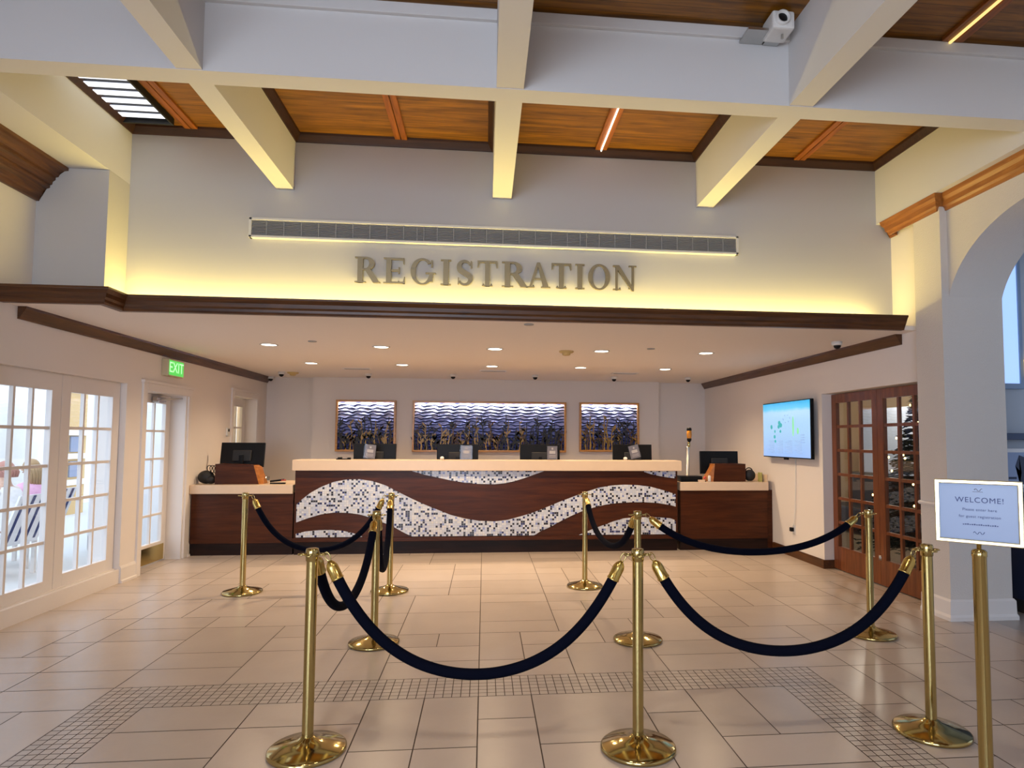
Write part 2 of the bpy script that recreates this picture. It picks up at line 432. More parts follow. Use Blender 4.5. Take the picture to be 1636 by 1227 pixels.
w = MB().sweep([(3.93, 5.82), (3.93, 5.72), (3.865, 5.72), (3.865, 5.09), (3.93, 5.09), (3.93, -4.9)], hon, side=1)
n += 1; struct(w, 'trim_%d' % n, M['wcrown'], 'honey brown moulding along the top of the arch wall', 'trim')
# baseboards
def base_prof(h=.17, d=.018): return [(0, 0), (d + .014, 0), (d + .014, .022), (d, .03), (d, h - .025), (d * .4, h), (0, h)]
w = MB().sweep([(XL - .06, 5.17), (XL - .06, 7.0)], [(-.08, 0), (.025, 0), (.025, .022), (.010, .03), (.010, .125), (.018, .135), (.018, .15), (-.08, .15)], side=1)
struct(w, 'baseboard_left', M['white'], 'white baseboard below the French windows', 'baseboard')
w = MB().sweep([(XL, 7.0), (XL, 7.29)], base_prof(), side=1).sweep([(XL, 8.46), (XL, 8.52)], base_prof(), side=1)
struct(w, 'baseboard_left_pier', M['white'], 'white baseboard on the left wall beside the exit door', 'baseboard')
w = MB().sweep([(XR, 7.21), (XR, 8.53)], [(0, 0), (.02, 0), (.02, .085), (.008, .1), (0, .1)], side=-1)
w.sweep([(XR + .14, 7.21), (XR - .02, 7.21)], [(0, 0), (.012, 0), (.012, .1), (0, .1)], side=-1)
struct(w, 'baseboard_right', M['wdarky'], 'dark wood baseboard below the television', 'baseboard')

# ------------------------------------------------------------------ glazed leaves (YZ plane)
def leaf(parent, x, t, y0, y1, z0, z1, sw, top, bot, cols, rows, mat, mw=.022, glass=True, fname='door_frame'):
    f = MB(); a, b, c, d = y0 + sw, y1 - sw, z0 + bot, z1 - top
    f.box(x - t / 2, x + t / 2, y0, a, z0, z1, .003).box(x - t / 2, x + t / 2, b, y1, z0, z1, .003)
    f.box(x - t / 2, x + t / 2, a, b, z0, c).box(x - t / 2, x + t / 2, a, b, d, z1)
    for i in range(1, cols):
        y = a + (b - a) * i / cols; f.box(x - t * .32, x + t * .32, y - mw / 2, y + mw / 2, c, d)
    for i in range(1, rows):
        z = c + (d - c) * i / rows; f.box(x - t * .31, x + t * .31, a, b, z - mw / 2, z + mw / 2)
    f.build(fname, mat, parent)
    if glass: MB().box(x - .003, x + .003, a - .005, b + .005, c - .005, d + .005).build('glass_pane', M['glass'], parent)
r = thing('window_1', 'near white French window with three by five panes at left picture edge', 'window', (-3.75, 5.62, .14), kind='structure')
leaf(r, -3.745, .05, 5.172, 6.078, .145, 2.028, .125, .15, .10, 3, 5, M['white'], .026, fname='window_frame')
r = thing('window_2', 'second white French window, nearer the exit door', 'window', (-3.75, 6.53, .14), kind='structure')
leaf(r, -3.745, .05, 6.084, 6.995, .145, 2.028, .125, .15, .115, 3, 5, M['white'], .026, fname='window_frame')
# exit door
r = thing('door_1', 'white glazed exit door with brass kick plate below the green exit sign', 'door', (-3.86, 7.86, 0), kind='structure')
leaf(r, -3.86, .045, 7.37, 8.32, .01, 1.975, .11, .10, .23, 3, 5, M['white'], .024)
MB().box(-3.836, -3.832, 7.42, 8.27, .02, .205).build('kick_plate', M['brassd'], r, label='brass kick plate')
q = MB().box(-3.835, -3.775, 7.86, 8.08, 1.885, 1.945, .01); q.tube([(-3.77, 7.93, 1.91), (-3.68, 8.15, 1.94), (-3.70, 8.30, 1.95)], .011, 8)
q.box(-3.80, -3.74, 7.83, 7.95, 1.87, 1.905, .008)
q.build('door_closer', M['steel'], r, label='grey metal door closer arm')
def casing(y0, y1, z1, cw, mat=M['white']):
    c = MB(); c.box(XL - .002, XL + .022, y0 - cw, y0, 0, z1 + cw, .004).box(XL - .002, XL + .022, y1, y1 + cw, 0, z1 + cw, .004).box(XL - .002, XL + .024, y0, y1, z1, z1 + cw, .004)
    c.box(XL - .002, XL + .034, y0 - cw - .015, y1 + cw + .015, z1 + cw, z1 + cw + .03, .004)
    return c
n += 1
w = casing(7.37, 8.36, 1.98, .085); w.box(XL - .24, XL, 8.325, 8.37, 0, 1.98).box(XL - .24, XL, 7.36, 7.37, 0, 1.98)
struct(w, 'trim_%d' % n, M['white'], 'white casing around the exit door', 'trim')
n += 1
w = casing(9.80, 10.75, 2.09, .075)
struct(w, 'trim_%d' % n, M['white'], 'white casing around the inner door behind the left desk', 'trim')
r = thing('door_2', 'white glazed inner door with warm light behind it, left of the back wall', 'door', (-3.84, 10.27, 0), kind='structure')
leaf(r, -3.84, .045, 9.81, 10.74, .01, 2.08, .12, .12, .3, 3, 5, M['white'], .024)
w = MB().box(-5.2, -5.15, 9.2, 12.6, 0, 2.6).box(-5.2, -3.95, 12.6, 12.65, 0, 2.6).box(-5.2, -3.95, 9.15, 9.2, 0, 2.6).box(-5.2, -3.94, 9.2, 12.6, 2.5, 2.6).box(-5.2, -3.94, 9.2, 12.6, -.05, 0)
struct(w, 'wall_office', plain('office_paint', (.80, .80, .80), .8), 'pale office walls behind the inner left door', 'wall')
# wooden doors at right
for i, (a, b, lab) in enumerate(((5.43, 6.313, 'near wooden glazed door leaf with a lit tree behind it'), (6.317, 7.20, 'far wooden glazed door leaf, next to the television wall'))):
    r = thing('door_%d' % (3 + i), lab, 'door', (4.085, (a + b) / 2, 0), kind='structure')
    leaf(r, 4.085, .045, a, b, .012, 2.02, .095, .10, .26, 3, 6, M['wdoor'], .032)
    MB().lathe([(0, 0), (.007, 0), (.007, .05), (.0, .05)], (4.06, b - .01 if i == 0 else a + .01, .26), 10).build('hinge_pin', M['steel'], r)

# ------------------------------------------------------------------ light fixtures
WARM = (1, .73, .45)
def add_light(kind, name, loc, energy, color, parent=None, **k):
    d = bpy.data.lights.new(name, kind); d.energy = energy; d.color = color
    for a, v in k.items(): setattr(d, a, v)
    o = bpy.data.objects.new(name, d); COL.objects.link(o)
    if parent is not None: o.parent = parent; o.location = Vector(loc) - parent.location
    else: o.location = loc
    return o
names = ['leftmost', 'second', 'middle', 'fourth', 'rightmost']
DL = [(-2.367, 7.3), (-1.159, 7.3), (.109, 7.28), (1.335, 7.29), (2.574, 7.28), (-2.369, 9.04), (-1.146, 9.05), (.094, 9.04), (1.351, 9.02), (2.585, 9.04)]
proto = None
for i, (x, y) in enumerate(DL):
    lab = 'lit round recessed downlight, %s of the %s row in the low ceiling' % (names[i % 5], 'front' if i < 5 else 'back')
    if proto is None:
        r = proto = thing('recessed_downlight', lab, 'ceiling light', (x, y, ZC), 'downlights in the low ceiling')
        MB().lathe([(.078, -.001), (.096, -.001), (.098, -.006), (.080, -.007), (.076, .002)], (x, y, ZC), 32).build('trim_ring', M['plastic'], r)
        MB().lathe([(0, -.002), (.078, -.002), (.078, -.0005), (0, -.0005)], (x, y, ZC), 32).build('lamp', M['lamp'], r)
        add_light('SPOT', 'bulb', (x, y, ZC - .02), 86, WARM, r, spot_size=2.5, spot_blend=.7, shadow_soft_size=.06)
    else: dup(proto, (x, y, ZC), lab)
# cove light strip in the trough behind the crown
r = tag(MB().box(-2.88, 3.84, 5.745, 5.775, 2.541, 2.553).build('cove_light', emit('cove_glow', (1, .80, .40), 6), None, (0, 5.62, 2.54)), 'long warm strip light hidden in the cove behind the brown crown moulding', 'strip light')
o = add_light('AREA', 'cove_strip', (.36, 5.76, 2.575), 58, (1, .77, .22), None, shape='RECTANGLE', size=6.7, size_y=.05)
o.rotation_euler = (PI + .12, 0, 0)   # faces up, leaning towards the wall
o.parent = r; o.location = Vector((.36, 5.76, 2.575)) - r.location
o = add_light('AREA', 'cove_strip_end', (-2.98, 5.66, 2.575), 2.6, (1, .76, .20), None, shape='RECTANGLE', size=.05, size_y=.3)
o.rotation_euler = (PI, .25, 0); o.parent = r; o.location = Vector((-3.02, 5.70, 2.575)) - r.location

# ------------------------------------------------------------------ detectors, discs, cameras, vents on the low ceiling
for i, (x, y, lab) in enumerate(((.934, 7.353, 'tan round smoke detector on the ceiling above the right half of the desk'), (-2.995, 10.387, 'tan round smoke detector near the back left corner'))):
    r = thing('smoke_detector', lab, 'smoke detector', (x, y, ZC), 'smoke detectors on the low ceiling')
    MB().lathe([(0, 0), (.085, 0), (.085, -.014), (.07, -.022), (0, -.022)], (x, y, ZC), 28).build('base', M['tanp'], r)
    MB().lathe([(.05, -.02), (.046, -.045), (.03, -.052), (0, -.052)], (x, y, ZC), 24).build('sensor', M['tanp'], r)
for x, y, lab in ((-1.821, 6.972, 'small flat ceiling disc left of the front row of downlights'), (1.845, 7.013, 'small flat ceiling disc right of the tan smoke detector'), (.382, 5.664, 'small flat ceiling disc close behind the brown crown moulding')):
    tag(MB().lathe([(0, 0), (.045, 0), (.043, -.008), (.012, -.011), (0, -.011)], (x, y, ZC), 24).build('ceiling_sprinkler_cap', M['grille'], None, (x, y, ZC)), lab, 'sprinkler', 'sprinkler caps')
cams = [(-3.57, 11.15, 'white dome camera in the back left corner under the end of the crown'), (-3.144, 10.316, 'small dome camera beside the tan detector near the back left corner'), (-1.837, 10.395, 'small dome camera above the left picture'), (-.505, 10.28, 'small dome camera above the left half of the middle picture'), (.792, 10.171, 'small dome camera above the right half of the middle picture'), (2.087, 10.271, 'small dome camera above the right picture'), (3.292, 10.18, 'small dome camera near the back right corner'), (3.60, 6.251, 'dome camera at the front right of the low ceiling near the crown moulding')]
cp = None
for x, y, lab in cams:
    if cp is None:
        r = cp = thing('ceiling_dome_camera', lab, 'security camera', (x, y, ZC), 'dome cameras on the low ceiling')
        MB().lathe([(0, 0), (.052, 0), (.052, -.03), (.045, -.04), (0, -.04)], (x, y, ZC), 24).build('housing', M['plastic'], r)
        MB().ball((x, y - .008, ZC - .042), .036, (1, 1, 1), 18, 12).build('lens_dome', M['black'], r)
    else: dup(cp, (x, y, ZC), lab)
vp = None
for x, y, lab in ((-1.88, 9.67, 'flat slotted air vent in the low ceiling, left'), (.12, 9.66, 'flat slotted air vent in the low ceiling, centre'), (2.14, 9.70, 'flat slotted air vent in the low ceiling, right')):
    if vp is None:
        r = vp = thing('ceiling_vent', lab, 'air vent', (x, y, ZC), 'ceiling vents behind the downlights')
        m = MB(); m.box(x - .2, x + .2, y - .09, y - .07, ZC - .008, ZC).box(x - .2, x + .2, y + .07, y + .09, ZC - .008, ZC).box(x - .2, x - .18, y - .07, y + .07, ZC - .008, ZC).box(x + .18, x + .2, y - .07, y + .07, ZC - .008, ZC)
        m.build('frame', M['plastic'], r)
        m = MB()
        for k in range(5): m.box(x - .18, x + .18, y - .055 + k * .026, y - .043 + k * .026, ZC - .006, ZC - .001)
        m.build('slats', M['grille'], r)
    else: dup(vp, (x, y, ZC), lab)

# louvred light in the first far bay and the thin light lines
r = thing('louvred_ceiling_light', 'bright white louvred light panel in the board ceiling at the upper left', 'ceiling light', (-2.88, 5.32, 4.21))
for k in range(7):
    y = 4.85 + k * .117
    MB().box(-3.09, -2.70, y, y + .068, 4.178, 4.183).build('light_slat', M['slat'], r)
m = MB().box(-3.105, -3.09, 4.80, 5.68, 4.15, 4.212).box(-2.70, -2.685, 4.80, 5.68, 4.15, 4.212).box(-3.09, -2.70, 5.66, 5.68, 4.15, 4.212).box(-3.09, -2.70, 4.80, 4.82, 4.15, 4.212).box(-3.09, -2.70, 4.82, 5.66, 4.195, 4.209)
m.build('frame', M['blackm'], r)
tag(MB().box(1.052, 1.060, 4.75, 5.80, 4.172, 4.187).build('ceiling_light_line', M['line'], None, (1.056, 5.3, 4.18)), 'thin bright light line along the batten right of the centre beam', 'strip light', 'thin light lines on the board ceiling')
tag(MB().box(3.10, 3.115, 2.6, 3.92, 4.172, 4.187).build('ceiling_light_line', M['liney'], None, (3.107, 3.3, 4.17)), 'thin amber light line on the board ceiling at the upper right corner', 'strip light', 'thin light lines on the board ceiling')

# small projector on the cross beam
r = thing('ceiling_projector', 'small white projector with a round lens on the cross beam, top right', 'projector', (1.84, 3.83, 4.06))
MB().box(1.775, 1.92, 3.74, 3.90, 4.075, 4.19, .015).build('body', M['plastic'], r)
m = MB().lathe([(.045, 0), (.045, .03), (.034, .03), (.034, .008), (0, .008)], (1.835, 3.745, 4.135), 24, (0, -1, 0)); m.build('lens_ring', M['plastic'], r)
MB().lathe([(0, .01), (.033, .01), (.03, .014), (0, .018)], (1.835, 3.745, 4.135), 24, (0, -1, 0)).build('lens', M['black'], r, label='dark round lens')
MB().box(1.64, 1.79, 3.80, 3.95, 4.092, 4.108).box(1.86, 1.872, 3.80, 3.812, 4.045, 4.078).box(1.80, 1.90, 3.88, 3.952, 4.09, 4.15).build('bracket', M['steel'], r)

# ------------------------------------------------------------------ air grille and letters on the sign wall
r = thing('air_grille', 'long slotted air grille above the sign letters', 'air vent', (.14, YB, 3.32))
x0, x1, z0, z1, yf = -2.085, 2.38, 3.238, 3.418, 5.80
m = MB().box(x0, x1, yf, YB, z1 - .022, z1, .003).box(x0, x1, yf, YB, z0, z0 + .022, .003).box(x0, x0 + .022, yf, YB, z0, z1).box(x1 - .022, x1, yf, YB, z0, z1)
m.build('frame', plain('grille_frame_paint', (.68, .66, .60), .5), r)
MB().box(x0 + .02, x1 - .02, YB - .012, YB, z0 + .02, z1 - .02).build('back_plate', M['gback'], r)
m = MB()
for k in range(10):
    z = z0 + .03 + k * .0132
    m.box(x0 + .02, x1 - .02, yf + .012, yf + .03, z, z + .0065)
m.build('slats', M['grille'], r)
for k in range(1, 30):
    if k % 10 in (0,): xs = [x0 + (x1 - x0) * k / 30 - .03, x0 + (x1 - x0) * k / 30 + .03]
    else: xs = [x0 + (x1 - x0) * k / 30]
    if k % 10 and k % 2 == 0 and False: continue
    for xx in xs: MB().box(xx - .003, xx + .003, yf + .006, yf + .03, z0 + .02, z1 - .02).build('divider', M['grille'], r)

def LET(ch):
    """serif capital as polygons in a box of width w and height 1"""
    P = []; st, th, sh = .155, .055, .05
    R = lambda a, b, c, d: P.append([(a, b), (c, b), (c, d), (a, d)])
    if ch == 'I': w = .40; R(.10, 0, .30, 1); R(0, 0, w, sh); R(0, 1 - sh, w, 1)
    elif ch == 'E':
        w = .80; R(.10, 0, .29, 1); R(0, 0, .12, sh); R(0, 1 - sh, .12, 1); R(.27, 1 - .075, .76, 1); R(.27, 0, .80, .075)
        P.append([(.70, 1), (.76, 1), (.76, .76), (.735, .76)]); P.append([(.72, 0), (.80, 0), (.80, .27), (.775, .27)])
        R(.27, .475, .58, .55); R(.555, .39, .59, .64)
    elif ch == 'T':
        w = .82; R(.315, 0, .505, 1); R(.19, 0, .63, sh); R(0, .925, w, 1)
        P.append([(0, 1), (0, .74), (.03, .74), (.09, .95)]); P.append([(w, 1), (w - .09, .95), (w - .03, .74), (w, .74)])
    elif ch == 'R':
        w = .92; R(.10, 0, .29, 1); R(0, 0, .40, sh); R(0, 1 - sh, .27, 1)
        o = [(.27, 1)]; i_ = [(.27, .945)]
        n_ = 16
        ou = [(.40 + .30 * math.sin(PI * k / n_), .745 + .255 * math.cos(PI * k / n_)) for k in range(n_ + 1)]
        inn = [(.38 + .13 * math.sin(PI * k / n_), .745 + .185 * math.cos(PI * k / n_)) for k in range(n_ + 1)]
        ou = [(.27, 1)] + ou + [(.27, .49)]; inn = [(.27, .93)] + inn + [(.27, .56)]
        for k in range(len(ou) - 1): P.append([ou[k], ou[k + 1], inn[k + 1], inn[k]])
        P.append([(.34, .53), (.56, .53), (.88, .05), (.66, 0)]); P.append([(.68, 0), (.92, 0), (.92, .045), (.84, .06)])
    elif ch == 'A':
        w = .98; P.append([(.43, 1), (.53, 1), (.50, .90), (.215, .04), (.12, .04)]); P.append([(.43, 1), (.55, 1), (.91, .04), (.69, .04)])
        R(0, 0, .34, sh); R(.60, 0, .98, sh); R(.26, .33, .70, .39)
    elif ch == 'N':
        w = .98; R(.11, 0, .195, 1); R(0, 0, .32, sh); P.append([(0, 1), (.25, 1), (.875, .06), (.875, -.03), (.79, -.03), (.11, .92), (0, .95)])
        R(.79, 0, .875, 1); R(.66, 1 - sh, .98, 1)
    elif ch in 'OG':
        w = .92; n_ = 48; cx = .46; a0, a1 = (0, 2 * PI) if ch == 'O' else (.72, 2 * PI - .38)
        A = [a0 + (a1 - a0) * k / n_ for k in range(n_ + 1)]
        ou = [(cx + .46 * math.cos(a), .5 + .52 * math.sin(a)) for a in A]; inn = [(cx + .275 * math.cos(a), .5 + .455 * math.sin(a)) for a in A]
        for k in range(n_): P.append([ou[k], ou[k + 1], inn[k + 1], inn[k]])
        if ch == 'G': R(.72, .10, .87, .46); R(.58, .42, .98, .47); R(.80, .68, .845, .95); w = .98
    elif ch == 'S':
        w = .64; C = []
        for k in range(33):
            t = k / 32; a = PI * .12 + t * PI * 1.30
            C.append((.32 + .225 * math.cos(a), .735 + .225 * math.sin(a)))
        C = [p for p in C if True]
        D = [(.64 - x, 1 - y) for x, y in reversed(C)]
        cl = C[:27] + D[6:]
        n_ = len(cl); L_, R_ = [], []
        for k, p in enumerate(cl):
            q0, q1 = cl[max(k - 1, 0)], cl[min(k + 1, n_ - 1)]; dx, dy = q1[0] - q0[0], q1[1] - q0[1]; l = math.hypot(dx, dy) or 1
            t = k / (n_ - 1); hw = .042 + .062 * math.exp(-((t - .5) / .22) ** 2)
            L_.append((p[0] - dy / l * hw, p[1] + dx / l * hw)); R_.append((p[0] + dy / l * hw, p[1] - dx / l * hw))
        for k in range(n_ - 1): P.append([L_[k], L_[k + 1], R_[k + 1], R_[k]])
        R(.545, .69, .585, .97); R(.055, .03, .095, .31)
    return w, P
LX = [('R', -1.169, -1.046), ('E', -1.031, -.927), ('G', -.899, -.776), ('I', -.752, -.700), ('S', -.672, -.590), ('T', -.568, -.467), ('R', -.443, -.307), ('A', -.317, -.192), ('T', -.185, -.082), ('I', -.060, -.011), ('O', .009, .125), ('N', .142, .270)]
SIGN_PX = [(565.8, 604.6), (609.2, 641.9), (650.5, 689.3), (696.9, 713.1), (721.7, 747.4), (754.4, 785.9), (793.2, 835.4), (832.3, 871.4), (873.4, 905.4), (912.2, 927.4), (933.6, 969.6), (974.8, 1013.9)]
sign = thing('wall_sign', 'brushed metal REGISTRATION lettering on the glowing upper wall', 'sign', (.1, YB, 2.87))
def sx(p): return -1.170 + (p - 565.8) * (1.394 + 1.170) / (1013.9 - 565.8) + .010 * math.sin(PI * (p - 565.8) / 448.1)
for (ch, _, _), (pa, pb) in zip(LX, SIGN_PX):
    w_, P = LET(ch); xa, xb = sx(pa), sx(pb); k = (xb - xa) / w_; h = .234; zb = 2.868
    m = MB()
    for iq, poly in enumerate(P): m.prism([(xa + x * k, 5.812 + .00035 * (iq % 7), zb + y * h) for x, y in poly], (0, .024 - .0007 * (iq % 7), 0))
    for sxx in (.3, .7): m.lathe([(.006, 0), (.006, .03)], (xa + (xb - xa) * sxx, 5.83, zb + .02), 8, (0, 1, 0))
    m.build('letter', M['letter'], sign, label='metal letter ' + ch)

# ------------------------------------------------------------------ reception desk
WU = [(-2.355, .634), (-2.301, .691), (-2.191, .781), (-2.065, .854), (-1.906, .92), (-1.745, .95), (-1.583, .953), (-1.419, .928), (-1.254, .873), (-1.088, .786), (-.922, .703), (-.756, .627), (-.589, .56), (-.421, .492), (-.254, .449), (-.085, .418), (.144, .405), (.316, .425), (.486, .47), (.656, .52), (.827, .587), (.999, .657), (1.172, .721), (1.345, .784), (1.52, .841), (1.695, .87), (1.871, .88), (2.048, .874), (2.226, .852), (2.404, .804), (2.565, .752)]
WL = [(-2.355, .41), (-2.215, .462), (-2.056, .51), (-1.896, .532), (-1.735, .529), (-1.572, .507), (-1.409, .457), (-1.244, .389), (-1.145, .347), (-1.029, .28), (-.914, .222), (.667, .222), (.743, .274), (.88, .332), (1.017, .407), (1.155, .474), (1.294, .533), (1.433, .575), (1.608, .617), (1.783, .639), (1.959, .648), (2.136, .648), (2.314, .637), (2.492, .608), (2.565, .587)]
LLc = [(-2.355, .267), (-2.242, .295), (-2.083, .31), (-1.923, .312), (-1.794, .303), (-1.664, .274), (-1.566, .244), (-1.534, .222)]
LRc = [(1.255, .222), (1.434, .294), (1.573, .344), (1.713, .394), (1.853, .433), (1.959, .444), (2.136, .448), (2.313, .447), (2.491, .432), (2.565, .406)]
TCc = [(-.929, 1.06), (-.762, 1.011), (-.595, .975), (-.428, .939), (-.26, .911), (-.091, .894), (.138, .888), (.277, .902), (.396, .927), (.533, .969), (.652, 1.012), (.79, 1.06)]
TRc = [(2.102, 1.06), (2.226, 1.021), (2.369, .99), (2.494, .973), (2.565, .964)]
desk = thing('reception_desk', 'long walnut reception desk with cream stone top and wavy mosaic bands', 'reception desk', (.1, 8.6, 0))
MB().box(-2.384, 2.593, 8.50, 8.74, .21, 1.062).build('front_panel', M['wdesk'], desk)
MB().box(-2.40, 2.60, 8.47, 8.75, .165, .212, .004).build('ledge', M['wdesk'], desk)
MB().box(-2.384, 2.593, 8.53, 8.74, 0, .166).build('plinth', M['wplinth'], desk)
MB().box(-2.404, 2.63, 8.42, 8.80, 1.066, 1.20, .006).build('stone_top', M['stone'], desk)
MB().box(-2.36, 2.57, 8.74, 9.40, .72, .76, .004).build('work_surface', M['wdesk'], desk)
for a in (-2.36, .08, 2.53): MB().box(a, a + .04, 8.74, 9.38, 0, .72).build('side_panel', M['wdesk'], desk)
def at_x(C, x):
    for (xa, za), (xb, zb) in zip(C, C[1:]):
        if xa <= x <= xb: return za + (zb - za) * (x - xa) / (xb - xa)
    return C[0][1] if x < C[0][0] else C[-1][1]
mb_ = MB(); xs_ = [-2.355 + 4.92 * k / 160 for k in range(161)]; prev = None
for x in xs_:
    cur = [mb_.bm.verts.new(p) for p in ((x, 8.489, at_x(WU, x)), (x, 8.489, at_x(WL, x)), (x, 8.501, at_x(WL, x)), (x, 8.501, at_x(WU, x)))]
    if prev:
        for e in range(4): mb_.bm.faces.new([prev[e], prev[(e + 1) % 4], cur[(e + 1) % 4], cur[e]])
    else: mb_.bm.faces.new(cur)
    prev = cur
mb_.bm.faces.new(prev[::-1])
mb_.build('mosaic_band', M['mosaic'], desk, label='white and navy mosaic wave')
for pts in (LLc + [(-2.355, .222)], LRc + [(2.565, .222)], TCc, TRc + [(2.565, 1.06)]):
    MB().prism([(x, 8.489, z) for x, z in pts], (0, .012, 0)).build('mosaic_band', M['mosaic'], desk, label='white and navy mosaic wave')
for side, xa, xb, zt, lab in (('l', XL + .004, -2.406, .882, 'lower side desk with cream stone top left of the mosaic desk'), ('r', 2.632, XR - .08, .912, 'lower side desk with cream stone top right of the mosaic desk')):
    d = thing('side_desk', lab, 'desk', ((xa + xb) / 2, 8.8, 0), 'low side desks')
    MB().box(xa + .012, xb - .002, 8.53, 8.60, .15, zt - .10).build('front_panel', M['wdesk'], d)
    MB().box(xa + .012, xb - .002, 8.545, 8.62, 0, .15).build('plinth', M['wplinth'], d)
    MB().box(xa, xb - .003, 8.49, 9.40, zt - .112, zt, .005).build('stone_top', M['stone'], d)
    for a in (xa + .012, xb - .05): MB().box(a, a + .038, 8.62, 9.38, 0, zt - .112).build('side_panel', M['wdesk'], d)
    if side == 'r': MB().box(xb - .024, xb - .003, 8.50, 9.40, zt, zt + .10, .003).build('splash_back', M['stone'], d)
n += 1
struct(MB().box(3.868, 3.948, 8.56, 8.60, 0, .80), 'trim_%d' % n, M['wdesk'], 'dark filler strip between the right side desk and the wall', 'trim')

# monitors behind the desk (their backs face the lobby)
def monitor(name, lab, cx, y, zb, zt, wd, tilt, base_z, rz=0, group=None):
    r = thing(name, lab, 'computer monitor', (cx, y, base_z), group)
    c = Vector((cx, y, zb)); R_ = Matrix.Rotation(tilt, 3, 'X')
    MB().box(cx - wd / 2, cx + wd / 2, y - .018, y + .012, zb, zt, .006, rot=R_, about=c).build('panel', M['black'], r)
    zc = (zb + zt) / 2
    MB().box(cx - .12, cx + .12, y - .045, y - .016, zc - .09, zc + .06, .012, rot=R_, about=c).build('back_cover', M['blackm'], r)
    MB().box(cx - wd / 2 + .012, cx + wd / 2 - .012, y + .0115, y + .0135, zb + .015, zt - .012, rot=R_, about=c).build('screen', M['blackm'], r)
    MB().box(cx - .025, cx + .025, y - .055, y - .028, base_z + .01, zc, .004).build('neck', M['black'], r)
    MB().box(cx - .12, cx + .12, y - .12, y + .09, base_z, base_z + .014, .005).build('foot', M['black'], r)
    r.rotation_euler = (0, 0, rz)
    return r
for (cx, wd, zt, tl, lab) in ((-1.474, .565, 1.405, -.05, 'black monitor on the mosaic desk in front of the left picture'), (-.363, .565, 1.403, -.03, 'black monitor below the left half of the middle picture'), (.772, .555, 1.407, -.03, 'black monitor below the right half of the middle picture'), (2.08, .56, 1.413, -.06, 'black monitor on the mosaic desk below the right picture')):
    monitor('desk_monitor', lab, cx, 8.95, 1.07, zt, wd, tl, .761, 0, 'monitors on the mosaic desk')
# acrylic sign holders on the stone top
for cx, tl, lab in ((-1.49, .10, 'clear holder with a grey card, leftmost on the stone top'), (-.235, 0, 'clear holder with a grey card, second from the left on the stone top'), (.91, 0, 'clear holder with a grey card, third from the left on the stone top'), (2.06, -.25, 'leaning clear holder with a grey card, rightmost on the stone top')):
    r = thing('sign_holder', lab, 'sign holder', (cx, 8.62, 1.201), 'card holders on the stone top')
    R_ = Matrix.Rotation(tl, 3, 'Y'); ab = Vector((cx + (.083 if tl > 0 else -.083), 8.62, 1.206))
    MB().box(cx - .083, cx + .083, 8.612, 8.616, 1.206, 1.392, rot=R_, about=ab).box(cx - .083, cx + .083, 8.624, 8.628, 1.206, 1.392, rot=R_, about=ab).box(cx - .083, cx + .083, 8.60, 8.68, 1.2, 1.206).build('holder', M['acrylic'], r)
    c = MB().box(cx - .068, cx + .068, 8.618, 8.621, 1.210, 1.388, rot=R_, about=ab).build('card', M['card'], r, label='grey printed card')
    m = MB()
    m.box(cx - .04, cx + .04, 8.610, 8.6115, 1.285, 1.325, rot=R_, about=ab)
    m.box(cx - .012, cx + .012, 8.610, 8.6115, 1.34, 1.365, rot=R_, about=ab)
    for k in range(3): m.box(cx - .045, cx + .045, 8.610, 8.6115, 1.235 + k * .014, 1.240 + k * .014, rot=R_, about=ab)
    m.build('card_print', M['cprint'], c)
# black phone handset and pens on the stone top
tag(MB().box(-1.90, -1.72, 8.56, 8.61, 1.20, 1.214, .005).box(-1.88, -1.83, 8.555, 8.615, 1.205, 1.232, .008).box(-1.76, -1.72, 8.555, 8.615, 1.205, 1.228, .008).build('phone_handset', M['black'], None, (-1.81, 8.58, 1.2)), 'small black handset lying on the stone top left of the first monitor', 'handset')
for cx, lab in ((-.55, 'white computer mouse on the stone top beside the second monitor'), (1.90, 'white computer mouse on the stone top beside the rightmost monitor')):
    r = thing('computer_mouse', lab, 'mouse', (cx, 8.58, 1.2), 'white mice on the stone top')
    MB().ball((cx, 8.58, 1.2238), .03, (.9, 1.4, .75)).build('shell', M['plastic'], r)
# left side desk
d = .883
monitor('side_monitor', 'large black monitor tilted above the wood box on the left side desk', -3.205, 8.965, 1.085, 1.412, .56, -.16, d, 0)
r = thing('document_box', 'dark wood box with a sloping side on the left side desk', 'box', (-3.15, 8.72, d))
MB().prism([(-3.40, 8.60, d), (-2.86, 8.60, d), (-2.93, 8.60, 1.125), (-3.40, 8.60, 1.14)], (0, .22, 0)).build('body', M['wdesk'], r)
MB().prism([(-2.93, 8.598, 1.125), (-2.86, 8.598, d + .002), (-2.82, 8.66, d + .002), (-2.90, 8.66, 1.10)], (0, .16, 0)).build('side_flap', M['wcrown'], r, label='lighter brown sloping side')
r = thing('cable_bag', 'black soft bag with loose cable loops at left end of the left side desk', 'bag', (-3.52, 8.70, d))
m = MB().ball((-3.545, 8.70, d + .086), .10, (1.0, .8, .85), 20, 12).ball((-3.475, 8.68, d + .057), .07, (1, .9, .8), 16, 10)
m.build('pouch', M['blackm'], r)
for k in range(3):
    cx = -3.50 + k * .035
    m = MB().tube([(cx + .028 * math.cos(a), 8.68 + .015 * math.sin(2 * a), d + .185 + .05 * math.sin(a)) for a in [2 * PI * i / 20 for i in range(20)]], .005, 6, closed=True)
    m.build('cable_loop', M['black'], r)
r = thing('drinking_glass', 'small clear drinking glass beside the wood box on the left side desk', 'glass', (-2.77, 8.62, d))
MB().lathe([(0, .003), (.030, .003), (.036, .10), (.0335, .10), (.028, .008), (0, .008)], (-2.77, 8.62, d), 24).build('tumbler', M['acrylic'], r)
r = thing('stapler', 'black stapler with a red tip on the left side desk', 'stapler', (-2.63, 8.66, d))
